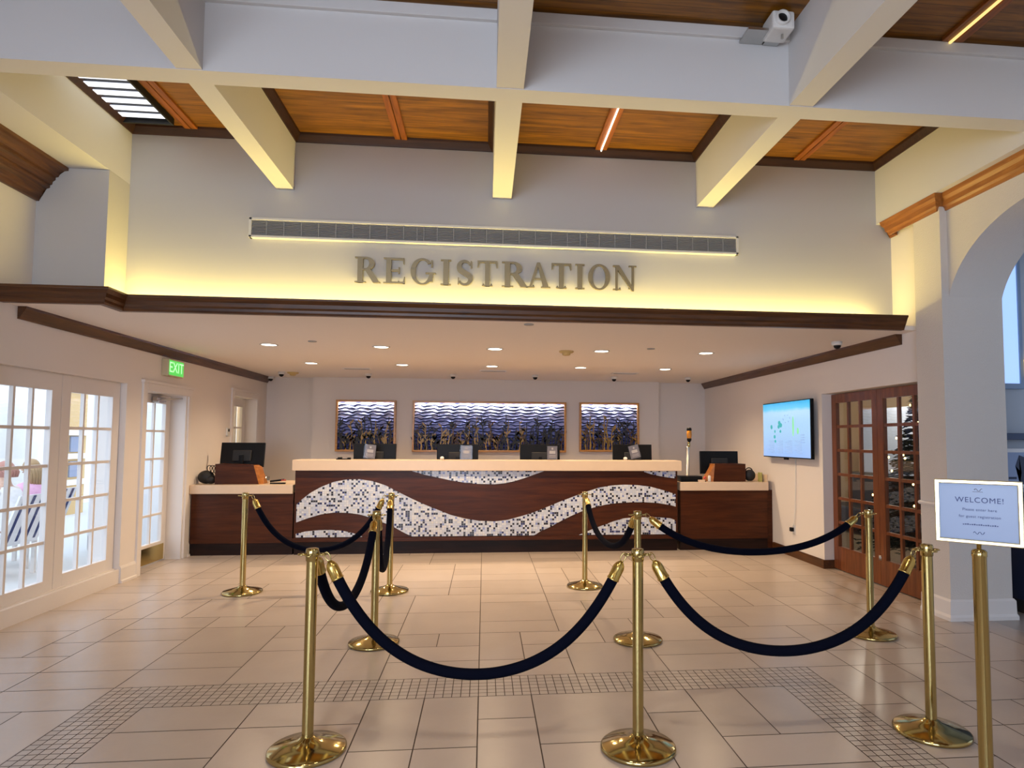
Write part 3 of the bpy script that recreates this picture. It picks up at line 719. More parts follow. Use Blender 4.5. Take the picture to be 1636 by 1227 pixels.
MB().box(-2.74, -2.55, 8.64, 8.68, d, d + .018, .004).build('foot', M['black'], r)
m = MB().box(-2.74, -2.56, 8.642, 8.678, d + .02, d + .045, .008, rot=Matrix.Rotation(-.12, 3, 'Y'), about=Vector((-2.74, 8.66, d + .02))); m.build('arm', M['black'], r)
MB().box(-2.60, -2.545, 8.64, 8.68, d + .040, d + .058, .006).build('tip', plain('red_plastic', (.45, .08, .06), .5), r, label='red tip')
# right side desk
d = .913
monitor('side_monitor', 'black monitor behind the wood box on the right side desk', 3.345, 8.96, 1.0, 1.324, .56, -.04, d, 0)
r = thing('document_box', 'dark wood box with a sloping side on the right side desk', 'box', (3.35, 8.72, d))
MB().prism([(3.13, 8.60, d), (3.59, 8.60, d), (3.59, 8.60, 1.155), (3.155, 8.60, 1.155)], (0, .22, 0)).build('body', M['wdesk'], r)
MB().prism([(3.155, 8.598, 1.155), (3.13, 8.598, d + .002), (3.03, 8.66, d + .002), (3.10, 8.66, 1.02)], (0, .16, 0)).build('side_flap', M['wcrown'], r, label='lighter brown sloping side')
r = thing('drink_tap', 'steel drink tap with an amber handle standing on the right side desk', 'drink tap', (2.885, 8.95, d))
MB().lathe([(0, 0), (.055, 0), (.055, .012), (.026, .02), (.026, .46), (.022, .472), (0, .472)], (2.885, 8.95, d), 28).build('column', M['steel'], r)
MB().lathe([(.016, .47), (.02, .49), (.02, .53), (.012, .545)], (2.90, 8.945, d), 20).build('valve', M['brass'], r, label='brass valve')
MB().lathe([(.012, .54), (.030, .575), (.036, .64), (.033, .70), (.024, .705), (0, .705)], (2.905, 8.94, d), 24).build('handle', plain('amber_resin', (.48, .20, .02), .25), r, label='amber handle')
MB().lathe([(.034, .70), (.036, .715), (.030, .742), (0, .745)], (2.905, 8.94, d), 24).build('cap', M['black'], r, label='dark handle cap')
MB().lathe([(.010, .53), (.032, .565), (.033, .585), (.03, .60)], (2.905, 8.94, d), 24).build('collar', M['black'], r)
r = thing('printer_tray', 'flat black tray beside the steel drink tap on the right side desk', 'tray', (2.85, 8.66, d))
MB().box(2.66, 3.02, 8.56, 8.84, d, d + .012, .004).box(2.66, 2.98, 8.60, 8.82, d + .012, d + .075, .012).build('body', M['black'], r)
MB().ball((3.0, 8.57, d + .055), .016, (1, 1, 1), 12, 8).build('button', plain('red_gloss', (.5, .03, .05), .4), r, label='red button')
tag(MB().lathe([(0, 0), (.02, 0), (.02, .07), (.013, .085), (0, .085)], (3.06, 8.56, d), 20).build('lotion_bottle', M['plastic'], None, (3.06, 8.56, d)), 'small white bottle beside the black tray on the right side desk', 'bottle')
tag(MB().box(2.90, 2.99, 8.53, 8.57, d, d + .028, .004).build('sticky_notes', M['stone'], None, (2.94, 8.55, d)), 'small cream note block at the front edge of the right side desk', 'notepad')
r = thing('handbag', 'black handbag at the right end of the right side desk', 'bag', (3.70, 8.70, d))
MB().ball((3.69, 8.70, d + .082), .085, (.95, .8, .95), 18, 12).build('body', M['blackm'], r)
MB().tube([(3.68 + .05 * math.cos(a), 8.70, d + .135 + .05 * math.sin(a)) for a in [PI * i / 12 for i in range(13)]], .008, 8).build('strap', M['blackm'], r)
tag(MB().box(3.79, 3.82, 8.58, 8.66, d, d + .125, .003).build('folder', plain('olive_card', (.42, .40, .12), .6), None, (3.80, 8.62, d)), 'thin olive folder standing beside the black handbag', 'folder')

# ------------------------------------------------------------------ pictures on the back bay: shadow boxes with waves and kelp
wave_cols = [(.70, .72, .95), (.58, .62, .93), (.40, .46, .88), (.26, .32, .76), (.13, .17, .52), (.07, .09, .34)]  # row colours mix paint with light falling off down the box
WM = [plain('wave_paint_falloff', c, .4) for c in wave_cols]
WD = plain('wave_shadow_navy', (.02, .03, .11), .5)  # navy on each row's downward lip stands in for its shadow line
KM = [plain('kelp_gold', (.36, .23, .04), .4), plain('kelp_brown', (.10, .05, .02), .5), plain('kelp_ochre', (.40, .25, .06), .4), plain('kelp_black', (.02, .018, .016), .5)]
def picture(x0, x1, z0, z1, nk, lab, seed):
    rn = random.Random(seed); y0, y1 = 11.02, 11.10; fw = .032
    r = thing('shadow_box_picture', lab, 'picture', ((x0 + x1) / 2, 11.10, z0), 'framed wave pictures on the back wall')
    f = MB().box(x0, x1, y0 - .01, y1, z1 - fw, z1, .004).box(x0, x1, y0 - .01, y1, z0, z0 + fw, .004).box(x0, x0 + fw, y0 - .01, y1, z0 + fw, z1 - fw, .004).box(x1 - fw, x1, y0 - .01, y1, z0 + fw, z1 - fw, .004)
    f.build('frame', M['wframe'], r)
    MB().box(x0 + .02, x1 - .02, y1 - .008, y1, z0 + .02, z1 - .02).build('backing', M['ink'], r)
    a, b, c, d = x0 + fw, x1 - fw, z0 + fw, z1 - fw
    rows = 15; ph = [rn.uniform(0, 6.28) for _ in range(rows + 1)]
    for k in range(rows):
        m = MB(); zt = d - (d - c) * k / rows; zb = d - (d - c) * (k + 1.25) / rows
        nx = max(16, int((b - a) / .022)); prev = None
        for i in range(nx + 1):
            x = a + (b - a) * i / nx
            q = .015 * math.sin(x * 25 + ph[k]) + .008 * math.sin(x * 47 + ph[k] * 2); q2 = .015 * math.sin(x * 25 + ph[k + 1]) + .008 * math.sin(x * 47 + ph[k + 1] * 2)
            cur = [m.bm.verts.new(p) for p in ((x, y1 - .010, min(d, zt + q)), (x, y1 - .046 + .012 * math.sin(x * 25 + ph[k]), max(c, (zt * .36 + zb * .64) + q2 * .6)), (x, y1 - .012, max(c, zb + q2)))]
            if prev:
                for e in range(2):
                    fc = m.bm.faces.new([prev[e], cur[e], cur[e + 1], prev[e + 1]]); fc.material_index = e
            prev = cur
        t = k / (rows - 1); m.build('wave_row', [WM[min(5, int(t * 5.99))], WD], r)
    for k in range(nk):
        x = a + .02 + (b - a - .04) * (k + rn.uniform(.1, .9)) / nk; h = (d - c) * rn.choice([.28, .42, .5, .62, .75]) * rn.uniform(.8, 1.05)
        m = MB(); ns = 10; pts = []; p1, p2 = rn.uniform(0, 6), rn.uniform(.006, .016)
        for i in range(ns + 1):
            t = i / ns; pts.append((x + p2 * math.sin(p1 + t * 7), c + h * t, 0.005 + .014 * abs(math.sin(t * 9 + p1)) * (1 - t)))
        L_ = [(px_ - w_, 11.028, z) for px_, z, w_ in pts]; R_ = [(px_ + w_, 11.028, z) for px_, z, w_ in pts]
        for i in range(ns): m.prism([L_[i], R_[i], R_[i + 1], L_[i + 1]], (0, .010, 0))
        for q in range(rn.randint(3, 6)):
            t = rn.uniform(.3, .95); i = int(t * ns); bx, bz, _ = pts[i]; sgn = rn.choice([-1, 1]); ln = rn.uniform(.05, .11)
            m.prism([(bx, 11.026, bz), (bx + sgn * ln * .55, 11.026, bz + ln * .5), (bx + sgn * ln * .7, 11.026, bz + ln), (bx + sgn * ln * .2, 11.026, bz + ln * .6)], (0, .008, 0))
        m.build('kelp_stalk', KM[rn.choice([0, 1, 2, 3, 3, 3, 3])], r)
    ld = add_light('AREA', 'picture_led', ((a + b) / 2, y0 + .01, d - .006), 3.6 * (b - a), (.84, .88, 1), r, shape='RECTANGLE', size=(b - a) * .96, size_y=.02)
    ld.rotation_euler = (.5, 0, 0)
picture(-2.47, -1.487, 1.255, 2.118, 24, 'square framed wave and kelp picture on the left of the back wall', 3)
picture(-1.212, 1.402, 1.255, 2.118, 62, 'wide framed wave and kelp picture in the middle of the back wall', 5)
picture(1.635, 2.685, 1.268, 2.122, 23, 'square framed wave and kelp picture on the right of the back wall', 9)

# ------------------------------------------------------------------ things on the side walls
r = thing('exit_sign', 'lit green exit sign on the left wall above the exit door', 'exit sign', (XL, 7.87, 2.18))
MB().box(XL, XL + .075, 7.685, 8.065, 2.178, 2.372, .006).build('housing', plain('aged_plastic', (.55, .47, .30), .5), r)
MB().box(XL + .074, XL + .078, 7.70, 8.05, 2.19, 2.36).build('face', M['green'], r, label='glowing green face')
mt = Matrix.Translation(Vector((.0795, 0, .095))) @ Matrix(((0, 0, 1, 0), (1, 0, 0, 0), (0, 1, 0, 0), (0, 0, 0, 1)))
text_mesh('EXIT', .17, M['greend'], 'lettering', r, mt)
r = thing('door_sensor', 'small white wall switch beside the inner door casing', 'switch', (XL, 9.62, 1.5))
MB().box(XL, XL + .02, 9.585, 9.655, 1.50, 1.615, .004).build('plate', M['plastic'], r)
MB().box(XL + .02, XL + .03, 9.61, 9.64, 1.56, 1.60, .003).build('button', M['black'], r)
r = thing('television', 'wall mounted television showing a pale blue resort map', 'television', (3.87, 7.95, 1.26))
MB().box(3.852, 3.895, 7.29, 8.60, 1.258, 1.985, .006).build('bezel', M['black'], r)
MB().box(3.895, XR, 7.75, 8.15, 1.45, 1.80).build('wall_bracket', M['black'], r)
MB().box(3.852, 3.875, 7.90, 8.0, 1.235, 1.26, .004).build('sensor_bump', M['black'], r)
m, nt, b = new_mat('map_screen')
tc = N(nt, 'ShaderNodeTexCoord'); sp = N(nt, 'ShaderNodeSeparateXYZ'); nz = N(nt, 'ShaderNodeTexNoise'); nz.inputs['Scale'].default_value = 6
rp = N(nt, 'ShaderNodeValToRGB'); cr = rp.color_ramp; cr.elements[0].position = .0; cr.elements[0].color = (.36, .55, 1.0, 1); cr.elements[1].position = 1.0; cr.elements[1].color = (.02, .48, .85, 1)
e_ = cr.elements.new(.5); e_.color = (.46, .72, 1, 1); e_ = cr.elements.new(.84); e_.color = (.46, .74, 1, 1); e_ = cr.elements.new(.9); e_.color = (.10, .60, .95, 1)
ad = N(nt, 'ShaderNodeMath', operation='MULTIPLY_ADD'); ad.inputs[1].default_value = .06; 
mr = N(nt, 'ShaderNodeMapRange'); mr.inputs[1].default_value = 0; mr.inputs[2].default_value = .725
nt.links.new(tc.outputs['Object'], sp.inputs[0]); nt.links.new(sp.outputs['Z'], mr.inputs[0]); nt.links.new(tc.outputs['Object'], nz.inputs['Vector'])
nt.links.new(nz.outputs['Fac'], ad.inputs[0]); nt.links.new(mr.outputs[0], ad.inputs[2]); nt.links.new(ad.outputs[0], rp.inputs['Fac'])
b.inputs['Base Color'].default_value = (.02, .02, .03, 1); b.inputs['Roughness'].default_value = .2
nt.links.new(rp.outputs['Color'], b.inputs['Emission Color']); b.inputs['Emission Strength'].default_value = .85
scr = MB().box(3.848, 3.853, 7.302, 8.588, 1.272, 1.973).build('screen', m, r)
MAPC = [emit('map_teal', (.06, .42, .45), .8), emit('map_green', (.25, .75, .35), .8), emit('map_grey', (.28, .42, .70), .8)]
def mapblob(pts, mi, nm='map_mark'):
    q = MB()
    for y, z, ry, rz_ in pts: q.prism([(3.8465, y + ry * math.cos(a), z + rz_ * math.sin(a)) for a in [2 * PI * k / 10 for k in range(10)]], (.0015, 0, 0))
    q.build(nm, MAPC[mi], scr)
mapblob([(8.10, 1.71, .035, .03), (8.06, 1.68, .04, .03), (8.12, 1.66, .03, .025), (8.33, 1.66, .03, .03), (8.23, 1.60, .02, .02), (8.07, 1.60, .025, .02), (8.24, 1.53, .03, .025), (8.22, 1.47, .025, .02)], 0, 'map_trees')
mapblob([(7.72, 1.66, .02, .13), (7.60, 1.60, .025, .04)], 1, 'map_lawn')
mapblob([(7.9 + .09 * math.cos(k), 1.76 + .05 * math.sin(k), .008, .008) for k in range(7)] + [(7.45 + .03 * (k % 3), 1.55 - .03 * (k // 3), .02, .006) for k in range(12)], 2, 'map_points')
q = MB()
for c_ in range(4):
    for k in range(9): q.box(3.8465, 3.848, 7.50 + c_ * .25, 7.50 + c_ * .25 + .10 + .04 * ((k * 7 + c_) % 3), 1.32 + k * .019, 1.326 + k * .019)
q.build('map_legend', MAPC[2], scr)
r = thing('power_cable', 'white power cable hanging below the television to the wall outlet', 'cable', (XR, 7.9, .4))
MB().tube([(XR - .012, 7.85, 1.30), (XR - .012, 7.86, .95), (XR - .014, 7.88, .60), (XR - .02, 7.91, .42), (XR - .03, 7.935, .365)], .006, 8).build('cord', M['plastic'], r)
MB().box(XR - .055, XR - .014, 7.915, 7.965, .325, .375, .006).build('plug', M['black'], r, label='black plug')
r = thing('wall_outlet', 'white wall outlet below the television', 'outlet', (XR, 7.95, .35))
MB().box(XR - .008, XR, 7.90, 7.98, .29, .41, .002).build('plate', M['plastic'], r)
MB().box(XR - .013, XR - .007, 7.92, 7.96, .31, .39, .002).build('socket', M['paper'], r)

# ------------------------------------------------------------------ stanchions and ropes
POSTS = dict(A=(-2.281, 6.499), B=(-.895, 6.446), C=(-.776, 4.845), D=(1.025, 6.516), E=(1.146, 4.761), F=(2.965, 4.751), G=(2.287, 3.16), H=(.752, 3.122), I=(-.817, 3.235))
PL = dict(A='brass stanchion standing in front of the left side desk', B='brass stanchion before the left end of the mosaic desk, farther of the two there', C='brass stanchion one row in front of the farther one at the left mosaic wave', D='brass stanchion before the right half of the mosaic desk with the short blue rope', E='brass stanchion half hidden behind the nearest centre stanchion', F='brass stanchion in front of the wooden glazed doors', G='brass stanchion just left of the welcome sign post', H='nearest brass stanchion in the middle with ropes on both sides', I='nearest brass stanchion at the left, holding the near end of the front rope')
ZT = .95
def stanchion(p, lab):
    x, y = p
    r = thing('rope_stanchion', lab, 'stanchion', (x, y, 0), 'brass rope stanchions')
    MB().lathe([(0, 0), (.176, 0), (.181, .006), (.180, .016), (.172, .022), (.10, .040), (.045, .056), (.034, .066), (.0275, .07), (0, .07)], (x, y, 0), 56).build('base', M['brass'], r)
    MB().lathe([(.0265, .06), (.0265, ZT - .03)], (x, y, 0), 32).build('pole', M['brass'], r)
    m = MB().lathe([(.0265, ZT - .062), (.030, ZT - .058), (.031, ZT - .012), (.028, ZT - .002), (.02, ZT), (0, ZT)], (x, y, 0), 32)
    m.build('cap', M['brass'], r)
    for a in (0, PI / 2, PI, -PI / 2):
        c = Vector((x + .047 * math.cos(a), y + .047 * math.sin(a), ZT - .03)); t = Vector((math.cos(a), math.sin(a), 0)); u = Vector((-math.sin(a), math.cos(a), 0))
        MB().tube([c + t * .019 * math.cos(q) + u * .019 * math.sin(q) for q in [2 * PI * k / 18 for k in range(18)]], .0038, 8, closed=True).build('hook_ring', M['brass'], r)
    return r
sp0 = None
for k, p in POSTS.items():
    if sp0 is None: sp0 = stanchion(p, PL[k])
    else: dup(sp0, (p[0], p[1], 0), PL[k])
def snap(p, q):
    """ring of post p nearest the direction of post q"""
    d = Vector((q[0] - p[0], q[1] - p[1])); best = max((0, PI / 2, PI, -PI / 2), key=lambda a: d.x * math.cos(a) + d.y * math.sin(a))
    return Vector((p[0] + .066 * math.cos(best), p[1] + .066 * math.sin(best), ZT - .03))
def rope(a, b, zmin, lab, k=2.5):
    P0, P1 = snap(POSTS[a], POSTS[b]), snap(POSTS[b], POSTS[a]); sag = P0.z - zmin
    pts = []; n_ = 160
    for i in range(n_ + 1):
        t = 2 * i / n_ - 1; h = (math.cosh(k * t) - 1) / (math.cosh(k) - 1)
        q = P0.lerp(P1, (t + 1) / 2); q.z = zmin + sag * h; pts.append(q)
    L_ = [0]
    for i in range(n_): L_.append(L_[-1] + (pts[i + 1] - pts[i]).length)
    T = L_[-1]
    def sub(s0, s1, m):
        out = []
        for j in range(m + 1):
            s = s0 + (s1 - s0) * j / m; i = min(max(next((i for i in range(n_) if L_[i + 1] >= s), n_ - 1), 0), n_ - 1)
            u = (s - L_[i]) / max(L_[i + 1] - L_[i], 1e-6); out.append(pts[i].lerp(pts[i + 1], u))
        return out
    mid = sub(.10, T - .10, 70)
    r = thing('velvet_rope', lab, 'rope', sub(T / 2, T / 2, 1)[0], 'navy velvet ropes')
    MB().tube(mid, .0262, 18).build('cord', M['rope'], r)
    for e in (0, 1):
        A = sub(.034, .128, 6) if e == 0 else sub(T - .034, T - .128, 6)
        d = (A[-1] - A[0]).normalized(); ln = (A[-1] - A[0]).length
        MB().lathe([(0, 0), (.008, 0), (.014, .006), (.023, .018), (.0285, .034), (.0285, ln - .004), (.031, ln - .002), (.031, ln + .004), (.0, ln + .004)], A[0], 24, d).build('ferrule', M['brassd'], r, label='brass rope end')
        rim = pts[0] if e == 0 else pts[-1]
        side = d.cross(Vector((0, 0, 1))).normalized(); pv = side.cross(d).normalized()
        hk = [rim + d * (.013 + .022 * math.cos(q)) + pv * .0118 * math.sin(q) for q in [2 * PI * i / 20 for i in range(20)]]
        MB().tube(hk, .0028, 8, closed=True).build('snap_hook', M['brass'], r)
rope('A', 'B', .40, 'navy velvet rope before the left side desk, from the leftmost far stanchion')
rope('B', 'C', .385, 'short navy velvet rope hanging between the two left stanchions at the mosaic desk')
rope('C', 'I', .50, 'navy velvet rope running towards the camera behind the nearest left stanchion', 2.4)
rope('I', 'H', .352, 'long dark velvet rope across the front between the two nearest stanchions', 2.45)
rope('H', 'G', .433, 'navy velvet rope from the nearest centre stanchion to the one at the welcome sign')
rope('D', 'E', .565, 'short blue velvet rope hanging before the right mosaic wave', 2.3)
rope('E', 'F', .635, 'navy velvet rope hanging before the right side desk', 2.2)

# welcome sign
px, py = 2.082, 2.55; TH = math.radians(-45)
r = thing('welcome_sign', 'framed welcome sign on a brass post at the right picture edge', 'sign stand', (px, py, 0))
MB().lathe([(0, 0), (.17, 0), (.175, .006), (.174, .016), (.166, .022), (.10, .04), (.045, .056), (.034, .066), (.0275, .07), (0, .07)], (px, py, 0), 56).build('base', M['brass'], r)
MB().lathe([(.0265, .06), (.0265, .995), (.029, 1.0), (.029, 1.018), (.022, 1.026), (.009, 1.028), (.009, 1.05), (0, 1.05)], (px, py, 0), 32).build('pole', M['brass'], r)
hw, z0, z1 = .157, 1.048, 1.318
def loc(m): # rotate the sign about its post
    Rz = Matrix.Rotation(TH, 3, 'Z'); c = Vector((px, py, 0))
    for v in m.bm.verts: v.co = Rz @ (v.co - c) + c
    return m
f = MB().box(px - hw, px + hw, py - .012, py + .012, z1 - .018, z1, .004).box(px - hw, px + hw, py - .012, py + .012, z0, z0 + .018, .004).box(px - hw, px - hw + .018, py - .012, py + .012, z0 + .01, z1 - .01, .004).box(px + hw - .018, px + hw, py - .012, py + .012, z0 + .01, z1 - .01, .004)
loc(f).build('frame', plain('pale_brass', (.80, .70, .42), .2, 1.0), r)
sh = loc(MB().box(px - hw + .012, px + hw - .012, py - .004, py + .006, z0 + .012, z1 - .012)).build('notice_sheet', M['reflpaper'], r)
def on_sign(dx, z): return Matrix.Rotation(TH, 4, 'Z') @ Matrix.Translation(Vector((dx, -.0046, z))) @ Matrix.Rotation(PI / 2, 4, 'X')
text_mesh('WELCOME!', .0315, M['ink'], 'headline', sh, on_sign(.006, 1.232), space=1.12)
text_mesh('Please enter here', .0155, M['ink'], 'text_line', sh, on_sign(.006, 1.192), space=1.1)
text_mesh('for guest registration', .0155, M['ink'], 'text_line', sh, on_sign(.006, 1.163), space=1.1)
q = MB()
for k in range(16): q.box(px - .055 + k * .008, px - .055 + k * .008 + .0055, py - .0046, py - .004, 1.127, 1.1305 + .001 * (k % 3))
loc(q).build('fine_print', M['ink'], sh)
q = MB().tube([(px - .018 + .005 * i, py - .0046, 1.095 + .006 * math.sin(i * 1.7)) for i in range(9)], .0011, 6)
loc(q).build('signature', M['ink'], sh)
q = MB().tube([(px - .010 + .004 * i, py - .0046, 1.276 + .006 * math.sin(i * 1.2)) for i in range(8)], .0016, 6).tube([(px - .016 + .0045 * i, py - .0046, 1.268) for i in range(9)], .001, 6)
loc(q).build('crest', M['greyink'], sh)

# ------------------------------------------------------------------ lounge seen through the arch
blue = plain('lounge_paint', (.40, .44, .50), .8)
w = MB().box(4.40, 8.5, 5.50, 5.58, 0, 4.3).box(8.5, 8.6, -5.1, 5.58, 0, 4.3).box(4.1, 8.5, -5.1, -5, 0, 4.3)
struct(w, 'wall_lounge', blue, 'grey blue wall of the lounge seen through the arch', 'wall')
struct(MB().box(4.2, 8.5, -5, 5.5, -.06, -.001), 'floor_lounge', plain('lounge_tile', (.40, .36, .33), .35), 'plain grey floor of the lounge beyond the arch', 'floor')
struct(MB().box(4.49, 8.5, -5, 5.5, 4.3, 4.4), 'ceiling_lounge', M['ceil'], 'plain ceiling of the lounge beyond the arch', 'ceiling')
r = thing('window_3', 'tall narrow bright lounge window seen through the arch', 'window', (4.79, 5.5, 2.0), kind='structure')
MB().box(4.60, 4.94, 5.485, 5.495, 2.02, 3.9).build('glass_pane', emit('daylit_pane', (.36, .56, 1.0), .95), r)
MB().box(4.94, 4.97, 5.47, 5.5, 1.98, 3.95).box(4.49, 4.97, 5.46, 5.5, 1.97, 2.02).build('window_frame', plain('blue_frame', (.20, .28, .42), .5), r)
r = thing('wall_sconce', 'small glowing gold wall sconce in the lounge at the right edge', 'wall light', (5.02, 5.5, 2.1))
MB().lathe([(.02, 0), (.04, .03), (.055, .16), (.05, .17), (.035, .03)], (5.02, 5.44, 2.08), 20).build('shade', emit('sconce_shade', (1, .70, .32), .8), r)
MB().box(5.0, 5.04, 5.44, 5.5, 2.05, 2.09).build('arm', M['brass'], r)
tag(MB().box(4.60, 5.6, 5.36, 5.5, 1.50, 1.56, .005).build('wall_shelf', plain('navy_paint', (.03, .05, .11), .4), None, (5.1, 5.44, 1.5)), 'dark blue shelf on the lounge wall above the poster', 'shelf')
r = thing('poster', 'blue and grey poster on the lounge wall behind the welcome sign', 'poster', (5.1, 5.49, 1.06))
sh2 = MB().box(4.74, 5.46, 5.480, 5.495, 1.06, 1.42).build('sheet', plain('poster_blue', (.28, .36, .55), .5), r)
MB().prism([(4.90, 5.4785, 1.09), (4.99, 5.4785, 1.10), (5.03, 5.4785, 1.22), (4.98, 5.4785, 1.33), (4.90, 5.4785, 1.36), (4.86, 5.4785, 1.26), (4.92, 5.4785, 1.20)], (0, .001, 0)).box(4.79, 4.87, 5.4785, 5.4795, 1.14, 1.16).build('dark_shape', plain('poster_dark', (.03, .04, .08), .5), sh2)
MB().box(4.74, 5.46, 5.478, 5.480, 1.06, 1.09).box(4.74, 5.46, 5.478, 5.480, 1.385, 1.42).build('pale_band', M['paper'], sh2)
r = thing('lounge_cabinet', 'dark navy cabinet below the poster in the lounge', 'cabinet', (5.2, 5.3, 0))
MB().box(4.62, 5.9, 5.08, 5.49, .12, 1.02, .01).build('body', plain('navy_cabinet', (.012, .018, .045), .4), r)
MB().box(4.66, 5.86, 5.12, 5.47, 0, .12).build('plinth', M['blackm'], r)
for a in (4.64, 5.27): MB().box(a, a + .60, 5.065, 5.082, .15, 1.0, .004).build('door', plain('navy_door', (.018, .028, .07), .4), r)

# ------------------------------------------------------------------ room behind the wooden doors with a lit tree
tan = plain('tan_room_paint', (.55, .42, .26), .8)
w = MB().box(4.15, 7.6, 12.3, 12.4, 0, 3).box(7.5, 7.6, 5.6, 12.3, 0, 3).box(4.15, 7.6, 5.58, 12.4, 2.7, 2.8)
struct(w, 'wall_inner_room', tan, 'tan walls of the room behind the wooden doors', 'wall')
struct(MB().box(4.2, 7.6, 5.5, 12.4, -.06, -.001), 'floor_inner_room', plain('brown_carpet', (.10, .075, .045), .9, bump=.3), 'brown carpet of the room behind the wooden doors', 'floor')
tag(MB().box(6.5, 6.56, 8.7, 10.55, .95, 2.02, .004).build('stand_in_panel', plain('blue_grey_panel', (.38, .45, .56), .35), None, (6.53, 9.6, .95)), 'pale blue grey panel standing in for a window behind the wooden doors', 'screen')  # painted panel put in place of a daylit window
r = thing('dark_sofa', 'dark sofa seen low through the panes of the far wooden door', 'sofa', (6.2, 9.8, 0))
MB().box(5.9, 6.5, 9.0, 10.8, .08, .42, .04).build('seat', M['blackm'], r)
MB().box(6.36, 6.56, 9.0, 10.8, .42, .95, .04).build('backrest', M['blackm'], r)
MB().box(5.92, 5.98, 9.04, 9.1, 0, .1).box(5.92, 5.98, 10.7, 10.76, 0, .1).box(6.42, 6.48, 9.04, 9.1, 0, .1).box(6.42, 6.48, 10.7, 10.76, 0, .1).build('feet', M['blackm'], r)
# tree
tx, ty = 5.03, 7.02
r = thing('christmas_tree', 'decorated green tree with warm fairy lights behind the near wooden door', 'tree', (tx, ty, 0))
MB().lathe([(0, 0), (.20, 0), (.20, .05), (.05, .08), (.04, .4), (.03, 1.9), (0, 2.0)], (tx, ty, 0), 16).build('trunk', M['wdesk'], r)
m = MB(); rn = random.Random(4)
for lv in range(26):
    t = lv / 25; z = .32 + 1.72 * t; rad = .66 * (1 - t) + .03; nb = int(8 + 20 * (1 - t))
    for k in range(nb):
        a = 2 * PI * (k + rn.random()) / nb; rr = rad * rn.uniform(.75, 1.08); dz = -.10 * rr - .02 + rn.uniform(-.03, .03)
        c = Vector((tx, ty, z)); tip = c + Vector((rr * math.cos(a), rr * math.sin(a), dz)); s_ = Vector((-math.sin(a), math.cos(a), 0))
        for e in range(5):
            u = .25 + .75 * e / 4; p_ = c.lerp(tip, u); wl = .055 * (1.15 - u) + .02
            for sg in (-1, 1):
                q0 = p_; q1 = p_ + s_ * sg * wl * 1.5 + (tip - c).normalized() * wl + Vector((0, 0, rn.uniform(-.02, .03)))
                nrm = Vector((0, 0, .012))
                m.bm.faces.new([m.bm.verts.new(q0 - nrm), m.bm.verts.new(q0 + nrm), m.bm.verts.new(q1)])
                m.bm.faces.new([m.bm.verts.new(q0 + (tip - c).normalized() * .014), m.bm.verts.new(q0 - (tip - c).normalized() * .014), m.bm.verts.new(q1)])
        m.tube([c, tip], .006, 4, cap=False)
m.build('foliage', plain('fir_green', (.008, .018, .007), .7, noise=.4, bscale=12), r)
fl = emit('fairy_glow', (1, .66, .22), 7); fb = None
for k in range(46):
    t = rn.random() ** .9; z = .45 + 1.6 * t; rad = (.66 * (1 - (z - .32) / 1.72) + .05) * 1.02; a = rn.uniform(PI * .75, PI * 1.75)
    p_ = Vector((rad * math.cos(a), rad * math.sin(a), z - .05))
    if fb is None:
        fb = MB().ball(Vector((tx, ty, 0)), .0105, (1, 1, 1.3), 10, 6).build('fairy_light', fl, r); fb.location = p_
    else:
        o = fb.copy(); COL.objects.link(o); o.parent = r; o.location = p_

# ------------------------------------------------------------------ terrace outside the French windows
struct(MB().box(-16, XL - .28, -5, 22, -.10, -.02), 'ground_terrace', plain('pale_paving', (.62, .62, .60), .7), 'pale paving of the terrace outside the French windows', 'ground')
w = MB().box(-9.2, -9.0, 6, 22, -.02, 5)
struct(w, 'wall_terrace', plain('outdoor_white', (.80, .82, .84), .7), 'white outdoor wall beyond the terrace', 'wall')
for k, (x, y) in enumerate(((-5.35, 10.55), (-5.0, 9.35))):
    r = thing('terrace_column', 'white square terrace column outside the second French window' if k == 0 else 'white square terrace column outside the exit door', 'column', (x, y, -.02), 'white columns on the terrace')
    MB().box(x - .16, x + .16, y - .16, y + .16, -.02, 3.0).build('shaft', M['white'], r)
    MB().box(x - .20, x + .20, y - .20, y + .20, -.02, .18, .01).build('base', M['white'], r)
bt = plain('tan_render', (.62, .42, .20), .8); bw = plain('balcony_white', (.8, .8, .8), .6)
r = thing('tan_building', 'distant tan building with white balcony bands outside the second French window', 'building', (-8.4, 13.2, -.02))
MB().box(-8.25, -7.9, 13.05, 13.72, -.02, 2.4).build('facade', bt, r)
for z in (.55, 1.05, 1.5, 2.35): MB().box(-7.92, -7.82, 13.0, 13.72, z, z + .10).build('balcony_band', bw, r)
for z in (.70, 1.18): MB().box(-7.9, -7.87, 13.2, 13.5, z, z + .3).build('dark_window', M['greyink'], r)
# striped chairs with two seated people, backs to the window
navy = plain('navy_canvas', (.03, .05, .16), .8); canv = plain('white_canvas', (.82, .84, .88), .8)
def deck_chair(x, y, lab):
    r = thing('striped_deck_chair', lab, 'chair', (x, y, -.02), 'striped terrace chairs')
    MB().prism([(x, y - .28, .36), (x, y + .28, .36), (x + .16, y + .30, .86), (x + .16, y - .26, .86)], (.02, 0, 0)).build('backrest', canv, r)
    for k in range(4):
        a = y - .22 + k * .135
        MB().prism([(x + .021, a, .37), (x + .021, a + .04, .37), (x + .181, a + .06, .85), (x + .181, a + .02, .85)], (.003, 0, 0)).build('stripe', navy, r, label='navy stripe')
    MB().box(x - .50, x + .02, y - .28, y + .28, .33, .37, .01).build('seat', canv, r)
    for a, b in ((-.47, -.26), (-.47, .26), (0, -.26), (0, .26)): MB().box(x + a - .018, x + a + .018, y + b - .018, y + b + .018, -.02, .35).build('leg', M['white'], r)
    return r
